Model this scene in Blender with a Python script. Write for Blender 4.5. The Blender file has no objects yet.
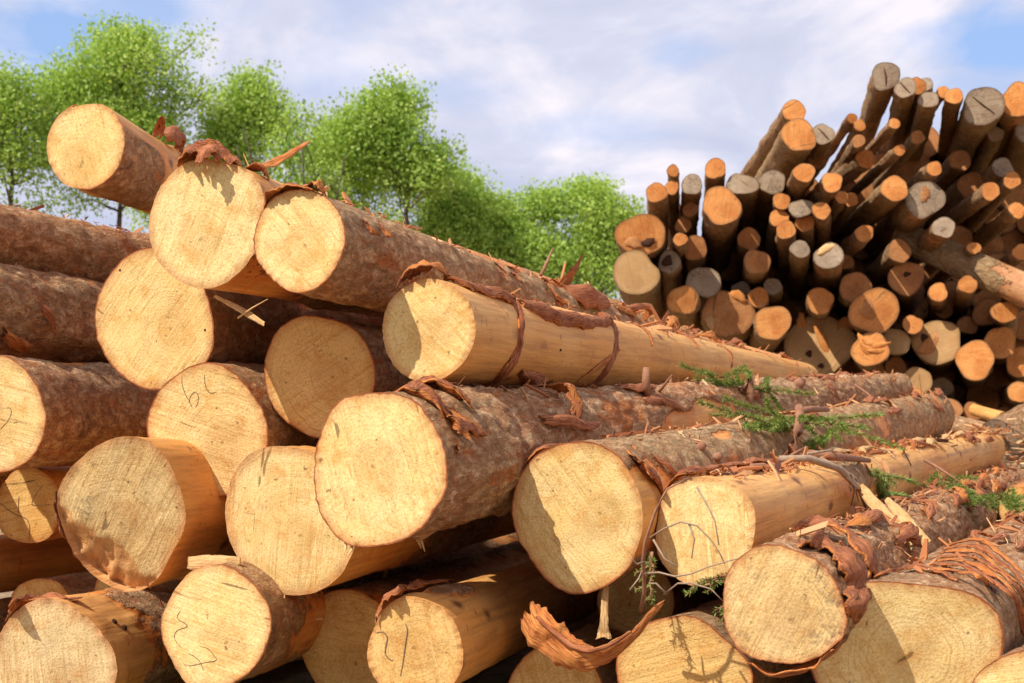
import bpy, math, random
import numpy as np
from mathutils import Vector, Matrix

R = math.radians
C = bpy.context.scene.collection
F, CX, HV = 1600.0, 512.0, 415.0            # focal length in pixels, picture centre, horizon row


def at(u, v, Y):                             # a point seen at picture position (u, v), Y metres away
    return Vector(((u - CX) / F * Y, Y, (HV - v) / F * Y))


# ------------------------------------------------------------------ noise
_rng = np.random.default_rng(7)
_perm = np.concatenate([_rng.permutation(256)] * 3)
_grad = _rng.normal(size=(256, 3))
_grad /= np.linalg.norm(_grad, axis=1)[:, None]


def perlin(p):
    p = np.asarray(p, float)
    i = np.floor(p).astype(int)
    f = p - i
    w = f * f * f * (f * (f * 6 - 15) + 10)
    i &= 255
    out = 0
    for dx in (0, 1):
        wx = w[..., 0] if dx else 1 - w[..., 0]
        for dy in (0, 1):
            wy = w[..., 1] if dy else 1 - w[..., 1]
            for dz in (0, 1):
                wz = w[..., 2] if dz else 1 - w[..., 2]
                h = _perm[_perm[_perm[(i[..., 0] + dx) & 255] + ((i[..., 1] + dy) & 255)] + ((i[..., 2] + dz) & 255)]
                g = _grad[h]
                out = out + wx * wy * wz * (g[..., 0] * (f[..., 0] - dx) + g[..., 1] * (f[..., 1] - dy) + g[..., 2] * (f[..., 2] - dz))
    return out * 1.6


def fbm(p, octv=4, gain=.5):
    a, s, t = 1.0, 0, 0
    p = np.asarray(p, float)
    for k in range(octv):
        s = s + a * perlin(p * 2 ** k + 17.3 * k)
        t += a
        a *= gain
    return s / t * 1.5


def sstep(a, b, x):
    t = np.clip((x - a) / (b - a), 0, 1)
    return t * t * (3 - 2 * t)


# ------------------------------------------------------------------ materials
class NT:
    def __init__(s, name):
        s.m = bpy.data.materials.new(name)
        s.m.use_nodes = True
        s.t = s.m.node_tree
        s.b = s.t.nodes['Principled BSDF']
        s.b.inputs['Specular IOR Level'].default_value = .25
        s.b.inputs['Roughness'].default_value = .8

    def n(s, typ, **kw):
        nd = s.t.nodes.new(typ)
        for k, v in kw.items():
            if k.startswith('i_'):
                key = k[2:].replace('_', ' ')
                s.link(v, nd.inputs[int(key) if key.isdigit() else key])
            else:
                setattr(nd, k, v)
        return nd

    def link(s, v, inp):
        if isinstance(v, bpy.types.NodeSocket):
            s.t.links.new(v, inp)
        elif isinstance(v, bpy.types.Node):
            s.t.links.new(v.outputs[0], inp)
        else:
            inp.default_value = v

    def math(s, op, a, b=0.0, clamp=False):
        nd = s.t.nodes.new('ShaderNodeMath')
        nd.operation = op
        nd.use_clamp = clamp
        s.link(a, nd.inputs[0])
        s.link(b, nd.inputs[1])
        return nd.outputs[0]

    def mix(s, f, a, b, mode='MIX'):
        nd = s.t.nodes.new('ShaderNodeMix')
        nd.data_type = 'RGBA'
        nd.blend_type = mode
        s.link(f, nd.inputs[0])
        s.link(col(a), nd.inputs[6])
        s.link(col(b), nd.inputs[7])
        return nd.outputs[2]

    def ramp(s, f, stops, interp='LINEAR'):
        nd = s.t.nodes.new('ShaderNodeValToRGB')
        nd.color_ramp.interpolation = interp
        el = nd.color_ramp.elements
        while len(el) < len(stops):
            el.new(.5)
        for e, (p, c) in zip(el, stops):
            e.position = p
            e.color = col(c) if not isinstance(c, float) else (c, c, c, 1)
        s.link(f, nd.inputs[0])
        return nd.outputs[0]

    def noise(s, vec, scale, detail=4, rough=.55, dist=0.0, out=0):
        nd = s.n('ShaderNodeTexNoise')
        nd.inputs['Scale'].default_value = scale
        nd.inputs['Detail'].default_value = detail
        nd.inputs['Roughness'].default_value = rough
        nd.inputs['Distortion'].default_value = dist
        s.link(vec, nd.inputs['Vector'])
        return nd.outputs[out]

    def mapping(s, vec, scale=(1, 1, 1), rot=(0, 0, 0), loc=(0, 0, 0)):
        nd = s.n('ShaderNodeMapping')
        s.link(vec, nd.inputs['Vector'])
        s.link(scale, nd.inputs['Scale'])
        s.link(rot, nd.inputs['Rotation'])
        s.link(loc, nd.inputs['Location'])
        return nd.outputs[0]

    def attr(s, name, typ='GEOMETRY'):
        nd = s.n('ShaderNodeAttribute')
        nd.attribute_name = name
        nd.attribute_type = typ
        return nd

    def bump(s, h, strength=.5, dist=.01, normal=None):
        nd = s.n('ShaderNodeBump')
        nd.inputs['Strength'].default_value = strength
        nd.inputs['Distance'].default_value = dist
        s.link(h, nd.inputs['Height'])
        if normal is not None:
            s.link(normal, nd.inputs['Normal'])
        return nd.outputs[0]

    def out(s, color=None, normal=None, rough=None):
        if color is not None:
            s.link(color, s.b.inputs['Base Color'])
        if normal is not None:
            s.link(normal, s.b.inputs['Normal'])
        if rough is not None:
            s.link(rough, s.b.inputs['Roughness'])
        return s.m


def col(c):
    if isinstance(c, (tuple, list)) and len(c) == 3:
        return (c[0], c[1], c[2], 1)
    return c


def side_material(name, bark_a, bark_b, bark_c, lichen, inner, peeled_a, peeled_b, lichen_amount=.5):
    """Log side: attribute 'bark' is 1 where bark is on, 0 where it has been torn off."""
    k = NT(name)
    tc = k.n('ShaderNodeTexCoord').outputs['Object']
    rnd = k.n('ShaderNodeObjectInfo').outputs['Random']
    off = k.n('ShaderNodeCombineXYZ', i_0=k.math('MULTIPLY', rnd, 37.0), i_1=k.math('MULTIPLY', rnd, 91.0), i_2=k.math('MULTIPLY', rnd, 53.0))
    add = k.n('ShaderNodeVectorMath', operation='ADD', i_0=tc, i_1=off.outputs[0])
    p = add.outputs[0]
    # scaly plates
    warp = k.noise(p, 14, 3, out=1)
    wv = k.n('ShaderNodeVectorMath', operation='MULTIPLY_ADD', i_0=warp, i_1=(.11, .11, .11), i_2=p).outputs[0]
    vor = k.n('ShaderNodeTexVoronoi', feature='DISTANCE_TO_EDGE')
    k.link(k.mapping(wv, (1, 1, .62)), vor.inputs['Vector'])
    vor.inputs['Scale'].default_value = 30
    vc = k.n('ShaderNodeTexVoronoi', feature='F1')
    k.link(k.mapping(wv, (1, 1, .62)), vc.inputs['Vector'])
    vc.inputs['Scale'].default_value = 30
    cellv = k.n('ShaderNodeSeparateColor', i_0=vc.outputs['Color']).outputs[0]
    n1 = k.noise(p, 5, 6, .65)
    n2 = k.noise(p, 55, 5, .7)
    n3 = k.noise(k.mapping(p, (1, 1, .5)), 2.3, 4, .6)
    c = k.mix(k.ramp(n1, [(.35, 0.0), (.65, 1.0)]), bark_a, bark_b)
    c = k.mix(k.math('MULTIPLY', k.ramp(cellv, [(.45, 0.0), (.9, 1.0)]), .3), c, bark_c)
    n5 = k.noise(k.mapping(p, (1, 1, .5)), 34, 7, .72, .5)
    n7 = k.noise(k.mapping(p, (1, 1, .7)), 95, 4, .7, .2)
    c = k.mix(k.ramp(n5, [(.53, 0.0), (.58, .75)]), c, bark_c)
    c = k.mix(k.ramp(n7, [(.56, 0.0), (.62, .5)]), c, (bark_c[0] * 1.15, bark_c[1] * 1.1, bark_c[2] * 1.1))
    c = k.mix(k.ramp(n7, [(.34, .6), (.41, 0.0)]), c, (bark_a[0] * .4, bark_a[1] * .33, bark_a[2] * .3))
    c = k.mix(k.ramp(n5, [(.37, .85), (.42, 0.0)]), c, (bark_a[0] * .4, bark_a[1] * .33, bark_a[2] * .3))
    hue = k.math('FRACT', k.math('MULTIPLY', rnd, 17.3))
    c = k.mix(k.math('MULTIPLY', hue, .45), c, (bark_b[0] * .8, bark_b[1] * 1.0, bark_b[2] * .9))
    c = k.mix(k.math('MULTIPLY', k.ramp(n3, [(.5, 0.0), (.66, 1.0)]), k.math('MULTIPLY', k.ramp(n2, [(.4, 0.0), (.62, 1.0)]), lichen_amount)), c, lichen)
    c = k.mix(k.math('MULTIPLY', k.ramp(vor.outputs['Distance'], [(.0, .45), (.08, 0.0)]), k.ramp(n1, [(.42, 0.0), (.62, 1.0)])), c, (.07, .022, .011))
    n4 = k.noise(k.mapping(p, (1, 1, .4)), 9, 6, .7, .4)
    c = k.mix(k.ramp(n4, [(.56, 0.0), (.66, .75)]), c, inner)
    c = k.mix(k.ramp(n4, [(.31, .6), (.40, 0.0)]), c, (.10, .04, .02))
    # torn patches
    ab = k.attr('bark').outputs['Fac']
    e = k.math('ADD', ab, k.math('MULTIPLY', k.math('SUBTRACT', k.noise(p, 26, 4, .6), .5), .55))
    msk = k.ramp(e, [(.47, 0.0), (.53, 1.0)])
    rim = k.ramp(e, [(.22, 0.0), (.42, 1.0)])
    g = k.noise(k.mapping(p, (1, 1, .06)), 45, 5, .6)       # long fibres
    g2 = k.noise(k.mapping(p, (1, 1, .35)), 5, 5, .6)
    pc = k.mix(k.ramp(g2, [(.3, 0.0), (.7, 1.0)]), peeled_a, peeled_b)
    pc = k.mix(k.math('MULTIPLY', k.ramp(g, [(.35, 1.0), (.55, 0.0)]), .4), pc, (.25, .1, .04))
    sp = k.noise(p, 21, 3, .6)
    pc = k.mix(k.ramp(sp, [(.66, 0.0), (.74, .6)]), pc, (.13, .05, .025))
    kn = k.n('ShaderNodeTexVoronoi', feature='F1')
    k.link(k.mapping(p, (1, 1, .55)), kn.inputs['Vector'])
    kn.inputs['Scale'].default_value = 7
    kd = k.math('ADD', kn.outputs['Distance'], k.math('MULTIPLY', k.math('SUBTRACT', sp, .5), .12))
    pc = k.mix(k.ramp(kd, [(.08, .9), (.105, .5), (.2, 0.0)]), pc, (.16, .05, .018))
    scr = k.noise(k.mapping(p, (.5, .5, 1), (.3, .2, .5)), 30, 4, .7, 1.2)
    pc = k.mix(k.ramp(scr, [(.62, 0.0), (.67, .65)]), pc, (.22, .08, .03))
    pc = k.mix(k.ramp(scr, [(.30, .6), (.34, 0.0)]), pc, (.80, .54, .26))
    pc = k.mix(k.math('MULTIPLY', rim, .7), pc, inner)
    c = k.mix(msk, pc, c)
    hb = k.math('ADD', k.math('MULTIPLY', k.ramp(vor.outputs['Distance'], [(0, 0.0), (.18, 1.0)]), .3), k.math('ADD', k.math('MULTIPLY', k.ramp(n5, [(.38, 0.0), (.5, .7), (.62, 1.0)]), 1.3), k.math('ADD', k.math('MULTIPLY', n7, .9), k.math('MULTIPLY', cellv, .25))))
    h = k.math('ADD', k.math('MULTIPLY', msk, k.math('ADD', hb, .9)), k.math('MULTIPLY', k.math('SUBTRACT', 1.0, msk), k.math('MULTIPLY', g, .35)))
    return k.out(c, k.bump(h, .9, .013), k.math('ADD', .62, k.math('MULTIPLY', msk, .25)))


def face_material(name, pale, gold, stain, rim_col, dark=(.16, .08, .03), stain_amt=.6, grime=0.0, ring=.6, turn=None, lighten=.4):
    """Sawn end: object x, y lie in the cut; 'rad' runs 0..1 to the edge, 'rim' says where bark is left."""
    k = NT(name)
    tc = k.n('ShaderNodeTexCoord').outputs['Object']
    rnd = k.n('ShaderNodeObjectInfo').outputs['Random']
    ang = k.math('MULTIPLY', rnd, 21.0) if turn is None else turn
    rot = k.n('ShaderNodeCombineXYZ', i_0=0.0, i_1=0.0, i_2=ang)
    off = k.n('ShaderNodeCombineXYZ', i_0=k.math('MULTIPLY', rnd, 57.0), i_1=k.math('MULTIPLY', rnd, 31.0), i_2=k.math('MULTIPLY', rnd, 13.0))
    flat = k.mapping(tc, (1, 1, .0))
    p = k.n('ShaderNodeVectorMath', operation='ADD', i_0=flat, i_1=off.outputs[0]).outputs[0]
    q = k.mapping(p, (1, 1, 1), rot.outputs[0])
    n1 = k.noise(p, 7, 5, .6)
    c = k.mix(k.ramp(n1, [(.32, 0.0), (.68, 1.0)]), pale, gold)
    c = k.mix(k.math('MULTIPLY', k.math('FRACT', k.math('MULTIPLY', rnd, 29.7)), lighten), c, (pale[0] * 1.04, pale[1] * 1.13, pale[2] * 1.25))
    # growth rings about an off-centre pith, wobbling
    pith = k.n('ShaderNodeVectorMath', operation='ADD', i_0=flat, i_1=k.n('ShaderNodeCombineXYZ', i_0=k.math('MULTIPLY', k.math('SUBTRACT', k.math('FRACT', k.math('MULTIPLY', rnd, 7.7)), .5), .09), i_1=k.math('MULTIPLY', k.math('SUBTRACT', k.math('FRACT', k.math('MULTIPLY', rnd, 13.1)), .5), .09), i_2=0.0).outputs[0]).outputs[0]
    wob = k.n('ShaderNodeVectorMath', operation='MULTIPLY_ADD', i_0=k.noise(p, 9, 3, .5, out=1), i_1=(.05, .05, 0), i_2=pith).outputs[0]
    rr = k.n('ShaderNodeVectorMath', operation='LENGTH', i_0=wob).outputs['Value']
    rings = k.noise(k.n('ShaderNodeCombineXYZ', i_0=k.math('MULTIPLY', rr, 1.0), i_1=k.math('MULTIPLY', rnd, 5.0), i_2=0.0).outputs[0], 170, 2, .6)
    rmask = k.ramp(k.noise(p, 6.5, 3, .6), [(.42, .15), (.66, 1.0)])
    ringv = k.math('MULTIPLY', k.ramp(rings, [(.52, 0.0), (.68, 1.0)]), k.math('MULTIPLY', rmask, ring))
    c = k.mix(ringv, c, stain)
    c = k.mix(k.ramp(rr, [(.0, .8), (.0045, .6), (.007, 0.0)]), c, dark)
    c = k.mix(k.ramp(k.math('ADD', rr, k.math('MULTIPLY', k.math('SUBTRACT', n1, .5), .06)), [(.05, .35), (.085, 0.0)]), c, stain)
    # saw strokes across the face
    sw = k.noise(k.mapping(q, (1, .045, 1)), 95, 4, .65, .1)
    sw2 = k.noise(k.mapping(q, (1, .12, 1)), 30, 4, .6, .3)
    smask = k.ramp(k.noise(p, 5, 3, .5), [(.38, .1), (.62, 1.0)])
    c = k.mix(k.math('MULTIPLY', k.ramp(sw, [(.50, 0.0), (.72, 1.0)]), k.math('MULTIPLY', smask, .75)), c, stain)
    c = k.mix(k.ramp(sw2, [(.62, 0.0), (.74, stain_amt)]), c, stain)
    ter = k.noise(k.mapping(q, (1, .03, 1)), 13, 1, .5, .15)
    terf = k.math('FRACT', k.math('MULTIPLY', ter, 9.0))
    terl = k.math('MULTIPLY', k.ramp(terf, [(.0, 1.0), (.07, 0.0)]), k.ramp(k.noise(p, 8, 3, .6), [(.4, .0), (.6, .6)]))
    c = k.mix(terl, c, stain)
    c = k.mix(k.math('MULTIPLY', k.ramp(terf, [(.86, 0.0), (.98, .5)]), smask), c, tuple(min(1, x * 1.25) for x in pale))
    blot = k.noise(p, 15, 5, .7, .5)
    c = k.mix(k.ramp(blot, [(.52, 0.0), (.66, .6)]), c, (stain[0] * 1.25, stain[1] * 1.2, stain[2] * 1.1))
    fuzz = k.noise(p, 160, 3, .7)
    c = k.mix(k.ramp(fuzz, [(.48, 0.0), (.70, .65)]), c, stain)
    c = k.mix(k.ramp(fuzz, [(.28, .35), (.45, 0.0)]), c, tuple(min(1, x * 1.18) for x in pale))
    # short dark checks, specks, grime
    chk = k.noise(k.mapping(q, (1, .16, 1)), 26, 3, .5, .6)
    chk2 = k.noise(k.mapping(q, (.25, 1, 1)), 19, 3, .5, .8)
    c = k.mix(k.ramp(chk, [(.69, 0.0), (.72, .75)]), c, dark)
    # fine radial drying cracks
    sx_ = k.n('ShaderNodeSeparateXYZ', i_0=pith)
    an = k.math('ARCTAN2', sx_.outputs[1], sx_.outputs[0])
    cr = k.noise(k.n('ShaderNodeCombineXYZ', i_0=k.math('MULTIPLY', an, 3.2), i_1=k.math('MULTIPLY', rr, 2.5), i_2=k.math('MULTIPLY', rnd, 40.0)).outputs[0], 3.0, 3, .6, .15)
    crl = k.math('ABSOLUTE', k.math('SUBTRACT', cr, .5))
    crm = k.math('MULTIPLY', k.ramp(crl, [(.0, 1.0), (.007, 0.0)]), k.ramp(k.noise(p, 9, 2, .5), [(.52, 0.0), (.62, .75)]))
    c = k.mix(crm, c, dark)
    c = k.mix(k.ramp(chk2, [(.72, 0.0), (.745, .7)]), c, dark)
    spk = k.noise(p, 48, 2, .5)
    c = k.mix(k.ramp(spk, [(.70, 0.0), (.76, .7)]), c, dark)
    if grime:
        gr = k.math('MULTIPLY', k.ramp(k.noise(p, 6, 6, .7), [(.5, 0.0), (.64, 1.0)]), k.ramp(k.noise(p, 60, 4, .7), [(.42, 0.0), (.6, grime)]))
        c = k.mix(gr, c, (.09, .07, .05))
    rad = k.attr('rad').outputs['Fac']
    rimf = k.attr('rim').outputs['Fac']
    rw = k.math('ADD', rad, k.math('MULTIPLY', k.math('SUBTRACT', k.noise(p, 30, 3, .6), .5), .045))
    c = k.mix(k.ramp(rw, [(.84, 0.0), (.985, .55)]), c, (rim_col[0] * 1.5, rim_col[1] * 1.7, rim_col[2] * 1.3))
    c = k.mix(k.math('MULTIPLY', k.ramp(rw, [(.972, 0.0), (.988, .9)]), rimf), c, rim_col)
    tw = k.math('ADD', k.attr('torn').outputs['Fac'], k.math('MULTIPLY', k.math('SUBTRACT', fuzz, .5), .5))
    c = k.mix(k.ramp(tw, [(.4, 0.0), (.6, .9)]), c, k.mix(k.ramp(k.noise(k.mapping(q, (1, .2, 1)), 25, 5, .7), [(.3, 0.0), (.65, 1.0)]), (.34, .13, .045), (.70, .36, .13)))
    h = k.math('ADD', k.math('MULTIPLY', terf, .35), k.math('ADD', k.math('MULTIPLY', sw, 1.0), k.math('ADD', k.math('MULTIPLY', fuzz, .7), k.math('MULTIPLY', rings, .4))))
    return k.out(c, k.bump(h, .5, .006), .85)


SIDE = side_material('spruce_log_side', (.53, .18, .065), (.68, .34, .155), (.78, .53, .31), (.50, .44, .24), (.62, .17, .03), (.78, .43, .14), (.72, .30, .065))
SIDE_GREY = side_material('grey_bark_log_side', (.40, .19, .08), (.54, .29, .135), (.64, .41, .22), (.50, .38, .22), (.42, .15, .05), (.58, .38, .2), (.52, .28, .12), .4)
FACE = face_material('fresh_spruce_cut', (.83, .63, .29), (.77, .51, .165), (.50, .25, .06), (.28, .065, .02))
FACE_WARM = face_material('warm_spruce_cut', (.80, .53, .20), (.72, .41, .11), (.46, .20, .04), (.28, .065, .02), ring=.75)
FACE_SPLIT = face_material('split_fibrous_cut', (.80, .60, .30), (.72, .46, .17), (.40, .17, .045), (.28, .065, .02), stain_amt=1.0, ring=.1, turn=.12)
FACE_DIRTY = face_material('soiled_spruce_cut', (.78, .57, .27), (.70, .45, .16), (.40, .21, .07), (.3, .08, .028), grime=.85)
FACE_ORANGE = face_material('orange_cut', (.70, .32, .095), (.60, .215, .05), (.34, .09, .016), (.14, .06, .03), stain_amt=.6, lighten=.12)
FACE_RED = face_material('red_brown_cut', (.55, .25, .09), (.45, .17, .05), (.25, .08, .02), (.1, .045, .025), stain_amt=.6, grime=.4)
FACE_GREY = face_material('weathered_grey_cut', (.44, .33, .22), (.36, .24, .14), (.2, .13, .08), (.08, .045, .03), grime=.9)
FACE_TAN = face_material('tan_cut', (.56, .34, .15), (.44, .23, .08), (.36, .2, .08), (.12, .06, .03), stain_amt=.6)


def simple(name, a, b, scale=30, rough=.85, bump=.4, stretch=(1, 1, 1), c3=None):
    k = NT(name)
    tc = k.n('ShaderNodeTexCoord').outputs['Object']
    n = k.noise(k.mapping(tc, stretch), scale, 5, .65)
    c = k.mix(k.ramp(n, [(.35, 0.0), (.65, 1.0)]), a, b)
    if c3:
        c = k.mix(k.ramp(k.noise(tc, scale * .4, 3, .6), [(.55, 0.0), (.66, 1.0)]), c, c3)
    return k.out(c, k.bump(n, bump, .004), rough)



def fibre(name, a, b, dark, light, fine=260, coarse=40):
    """Torn bark or split wood: fibres run along the strip."""
    k = NT(name)
    v = k.n('ShaderNodeCombineXYZ', i_0=k.attr('fu').outputs['Fac'], i_1=k.attr('fl').outputs['Fac'], i_2=0.0).outputs[0]
    n1 = k.noise(k.mapping(v, (1, .07, 1)), fine, 4, .65)
    n2 = k.noise(k.mapping(v, (1, .3, 1)), coarse, 5, .7, .3)
    tc = k.n('ShaderNodeTexCoord').outputs['Object']
    n3 = k.noise(tc, 9, 4, .6)
    c = k.mix(k.ramp(n2, [(.34, 0.0), (.64, 1.0)]), a, b)
    c = k.mix(k.ramp(n1, [(.34, .85), (.5, 0.0)]), c, dark)
    c = k.mix(k.math('MULTIPLY', k.ramp(n1, [(.55, 0.0), (.7, .7)]), k.ramp(n3, [(.4, .2), (.6, 1.0)])), c, light)
    h = k.math('ADD', n1, n2)
    return k.out(c, k.bump(h, .9, .006), .88)


BARK_OUT = fibre('torn_bark_outside', (.29, .08, .03), (.47, .17, .07), (.05, .015, .007), (.66, .38, .2))
BARK_IN = fibre('torn_bark_inside', (.48, .13, .03), (.64, .25, .065), (.13, .033, .01), (.80, .45, .16))
SPLINTER = fibre('pale_splintered_wood', (.74, .48, .22), (.62, .34, .12), (.36, .17, .06), (.82, .62, .34))
TWIG = simple('spruce_twig', (.26, .11, .06), (.36, .18, .10), 50)
DRYTWIG = simple('dry_grey_twig', (.30, .2, .13), (.42, .3, .2), 50)
PENCIL = simple('pencil_line', (.16, .10, .06), (.34, .23, .12), 300)
KNOT = simple('knot_hole', (.035, .014, .007), (.08, .03, .012), 60)


def leaf_material(name, a, b, c2, trans=.35):
    k = NT(name)
    v = k.attr('shade').outputs['Fac']
    c = k.ramp(v, [(0, a), (.5, b), (1, c2)])
    k.link(c, k.b.inputs['Base Color'])
    k.b.inputs['Roughness'].default_value = .55
    tr = k.n('ShaderNodeBsdfTranslucent')
    k.link(k.mix(1.0, c, (1.0, 1.0, .45), 'MULTIPLY'), tr.inputs['Color'])
    mx = k.n('ShaderNodeMixShader')
    mx.inputs[0].default_value = trans
    k.t.links.new(k.b.outputs[0], mx.inputs[1])
    k.t.links.new(tr.outputs[0], mx.inputs[2])
    k.t.links.new(mx.outputs[0], k.t.nodes['Material Output'].inputs['Surface'])
    return k.m


LEAF = leaf_material('spring_leaves', (.22, .37, .05), (.42, .58, .11), (.62, .74, .22), .4)
NEEDLE = leaf_material('spruce_needles', (.13, .20, .04), (.23, .32, .07), (.38, .44, .12), .3)
TREEBARK = simple('tree_bark', (.07, .05, .035), (.14, .10, .075), 12)


def flake_material():
    k = NT('bark_litter')
    v = k.attr('shade').outputs['Fac']
    c = k.ramp(v, [(0, (.09, .03, .015)), (.3, (.30, .10, .04)), (.55, (.46, .17, .06)), (.8, (.58, .3, .13)), (1, (.74, .52, .27))])
    return k.out(c, None, .8)


FLAKE = flake_material()


# ------------------------------------------------------------------ building helpers
def mesh_obj(name, verts, faces, mat, parent=None, attrs=None, smooth=True, mats=None, mat_idx=None):
    me = bpy.data.meshes.new(name)
    verts = np.asarray(verts, float)
    me.from_pydata(verts.tolist(), [], faces if isinstance(faces, list) else faces.tolist())
    for m in (mats or [mat]):
        me.materials.append(m)
    if mat_idx is not None:
        me.polygons.foreach_set('material_index', np.asarray(mat_idx, np.int32))
    if attrs:
        for an, (dom, val) in attrs.items():
            a = me.attributes.new(an, 'FLOAT', dom)
            a.data.foreach_set('value', np.asarray(val, np.float32).ravel())
    if smooth:
        me.polygons.foreach_set('use_smooth', np.ones(len(me.polygons), bool))
    me.update()
    o = bpy.data.objects.new(name, me)
    C.objects.link(o)
    if parent is not None:
        o.parent = parent
    return o


def tag(o, label=None, cat=None, group=None, kind=None):
    if label:
        o['label'] = label
    if cat:
        o['category'] = cat
    if group:
        o['group'] = group
    if kind:
        o['kind'] = kind
    return o


def empty(name, mw=None):
    o = bpy.data.objects.new(name, None)
    o.empty_display_size = .1
    C.objects.link(o)
    if mw is not None:
        o.matrix_world = mw
    return o


def quads_grid(nz, nt, wrap=True, base=0):
    i = np.arange(nz - 1)[:, None]
    j = np.arange(nt if wrap else nt - 1)[None, :]
    j2 = (j + 1) % nt
    a = i * nt + j
    b = i * nt + j2
    return np.stack([a, b, b + nt, a + nt], -1).reshape(-1, 4) + base


class Tubes:
    """Tapered tubes along polylines, gathered into one mesh."""
    def __init__(s, sides=6):
        s.v, s.f, s.n, s.k = [], [], 0, sides

    def add(s, pts, radii):
        pts = [Vector(p) for p in pts]
        m = len(pts)
        rad = radii if hasattr(radii, '__len__') else [radii] * m
        ref = Vector((.31, .17, .93))
        for i, p in enumerate(pts):
            d = (pts[min(i + 1, m - 1)] - pts[max(i - 1, 0)])
            d = d.normalized() if d.length > 1e-9 else Vector((0, 0, 1))
            x = d.cross(ref)
            if x.length < .05:
                x = d.cross(Vector((1, 0, 0)))
            x.normalize()
            y = d.cross(x)
            for j in range(s.k):
                a = 2 * math.pi * j / s.k
                s.v.append(tuple(p + (x * math.cos(a) + y * math.sin(a)) * rad[i]))
        for i in range(m - 1):
            for j in range(s.k):
                j2 = (j + 1) % s.k
                b = s.n + i * s.k
                s.f.append((b + j, b + j2, b + s.k + j2, b + s.k + j))
        s.f.append(tuple(s.n + j for j in reversed(range(s.k))))
        s.f.append(tuple(s.n + (m - 1) * s.k + j for j in range(s.k)))
        s.n += m * s.k
        return s

    def build(s, name, mat, parent=None, smooth=True):
        return mesh_obj(name, s.v, s.f, mat, parent, smooth=smooth)


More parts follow.
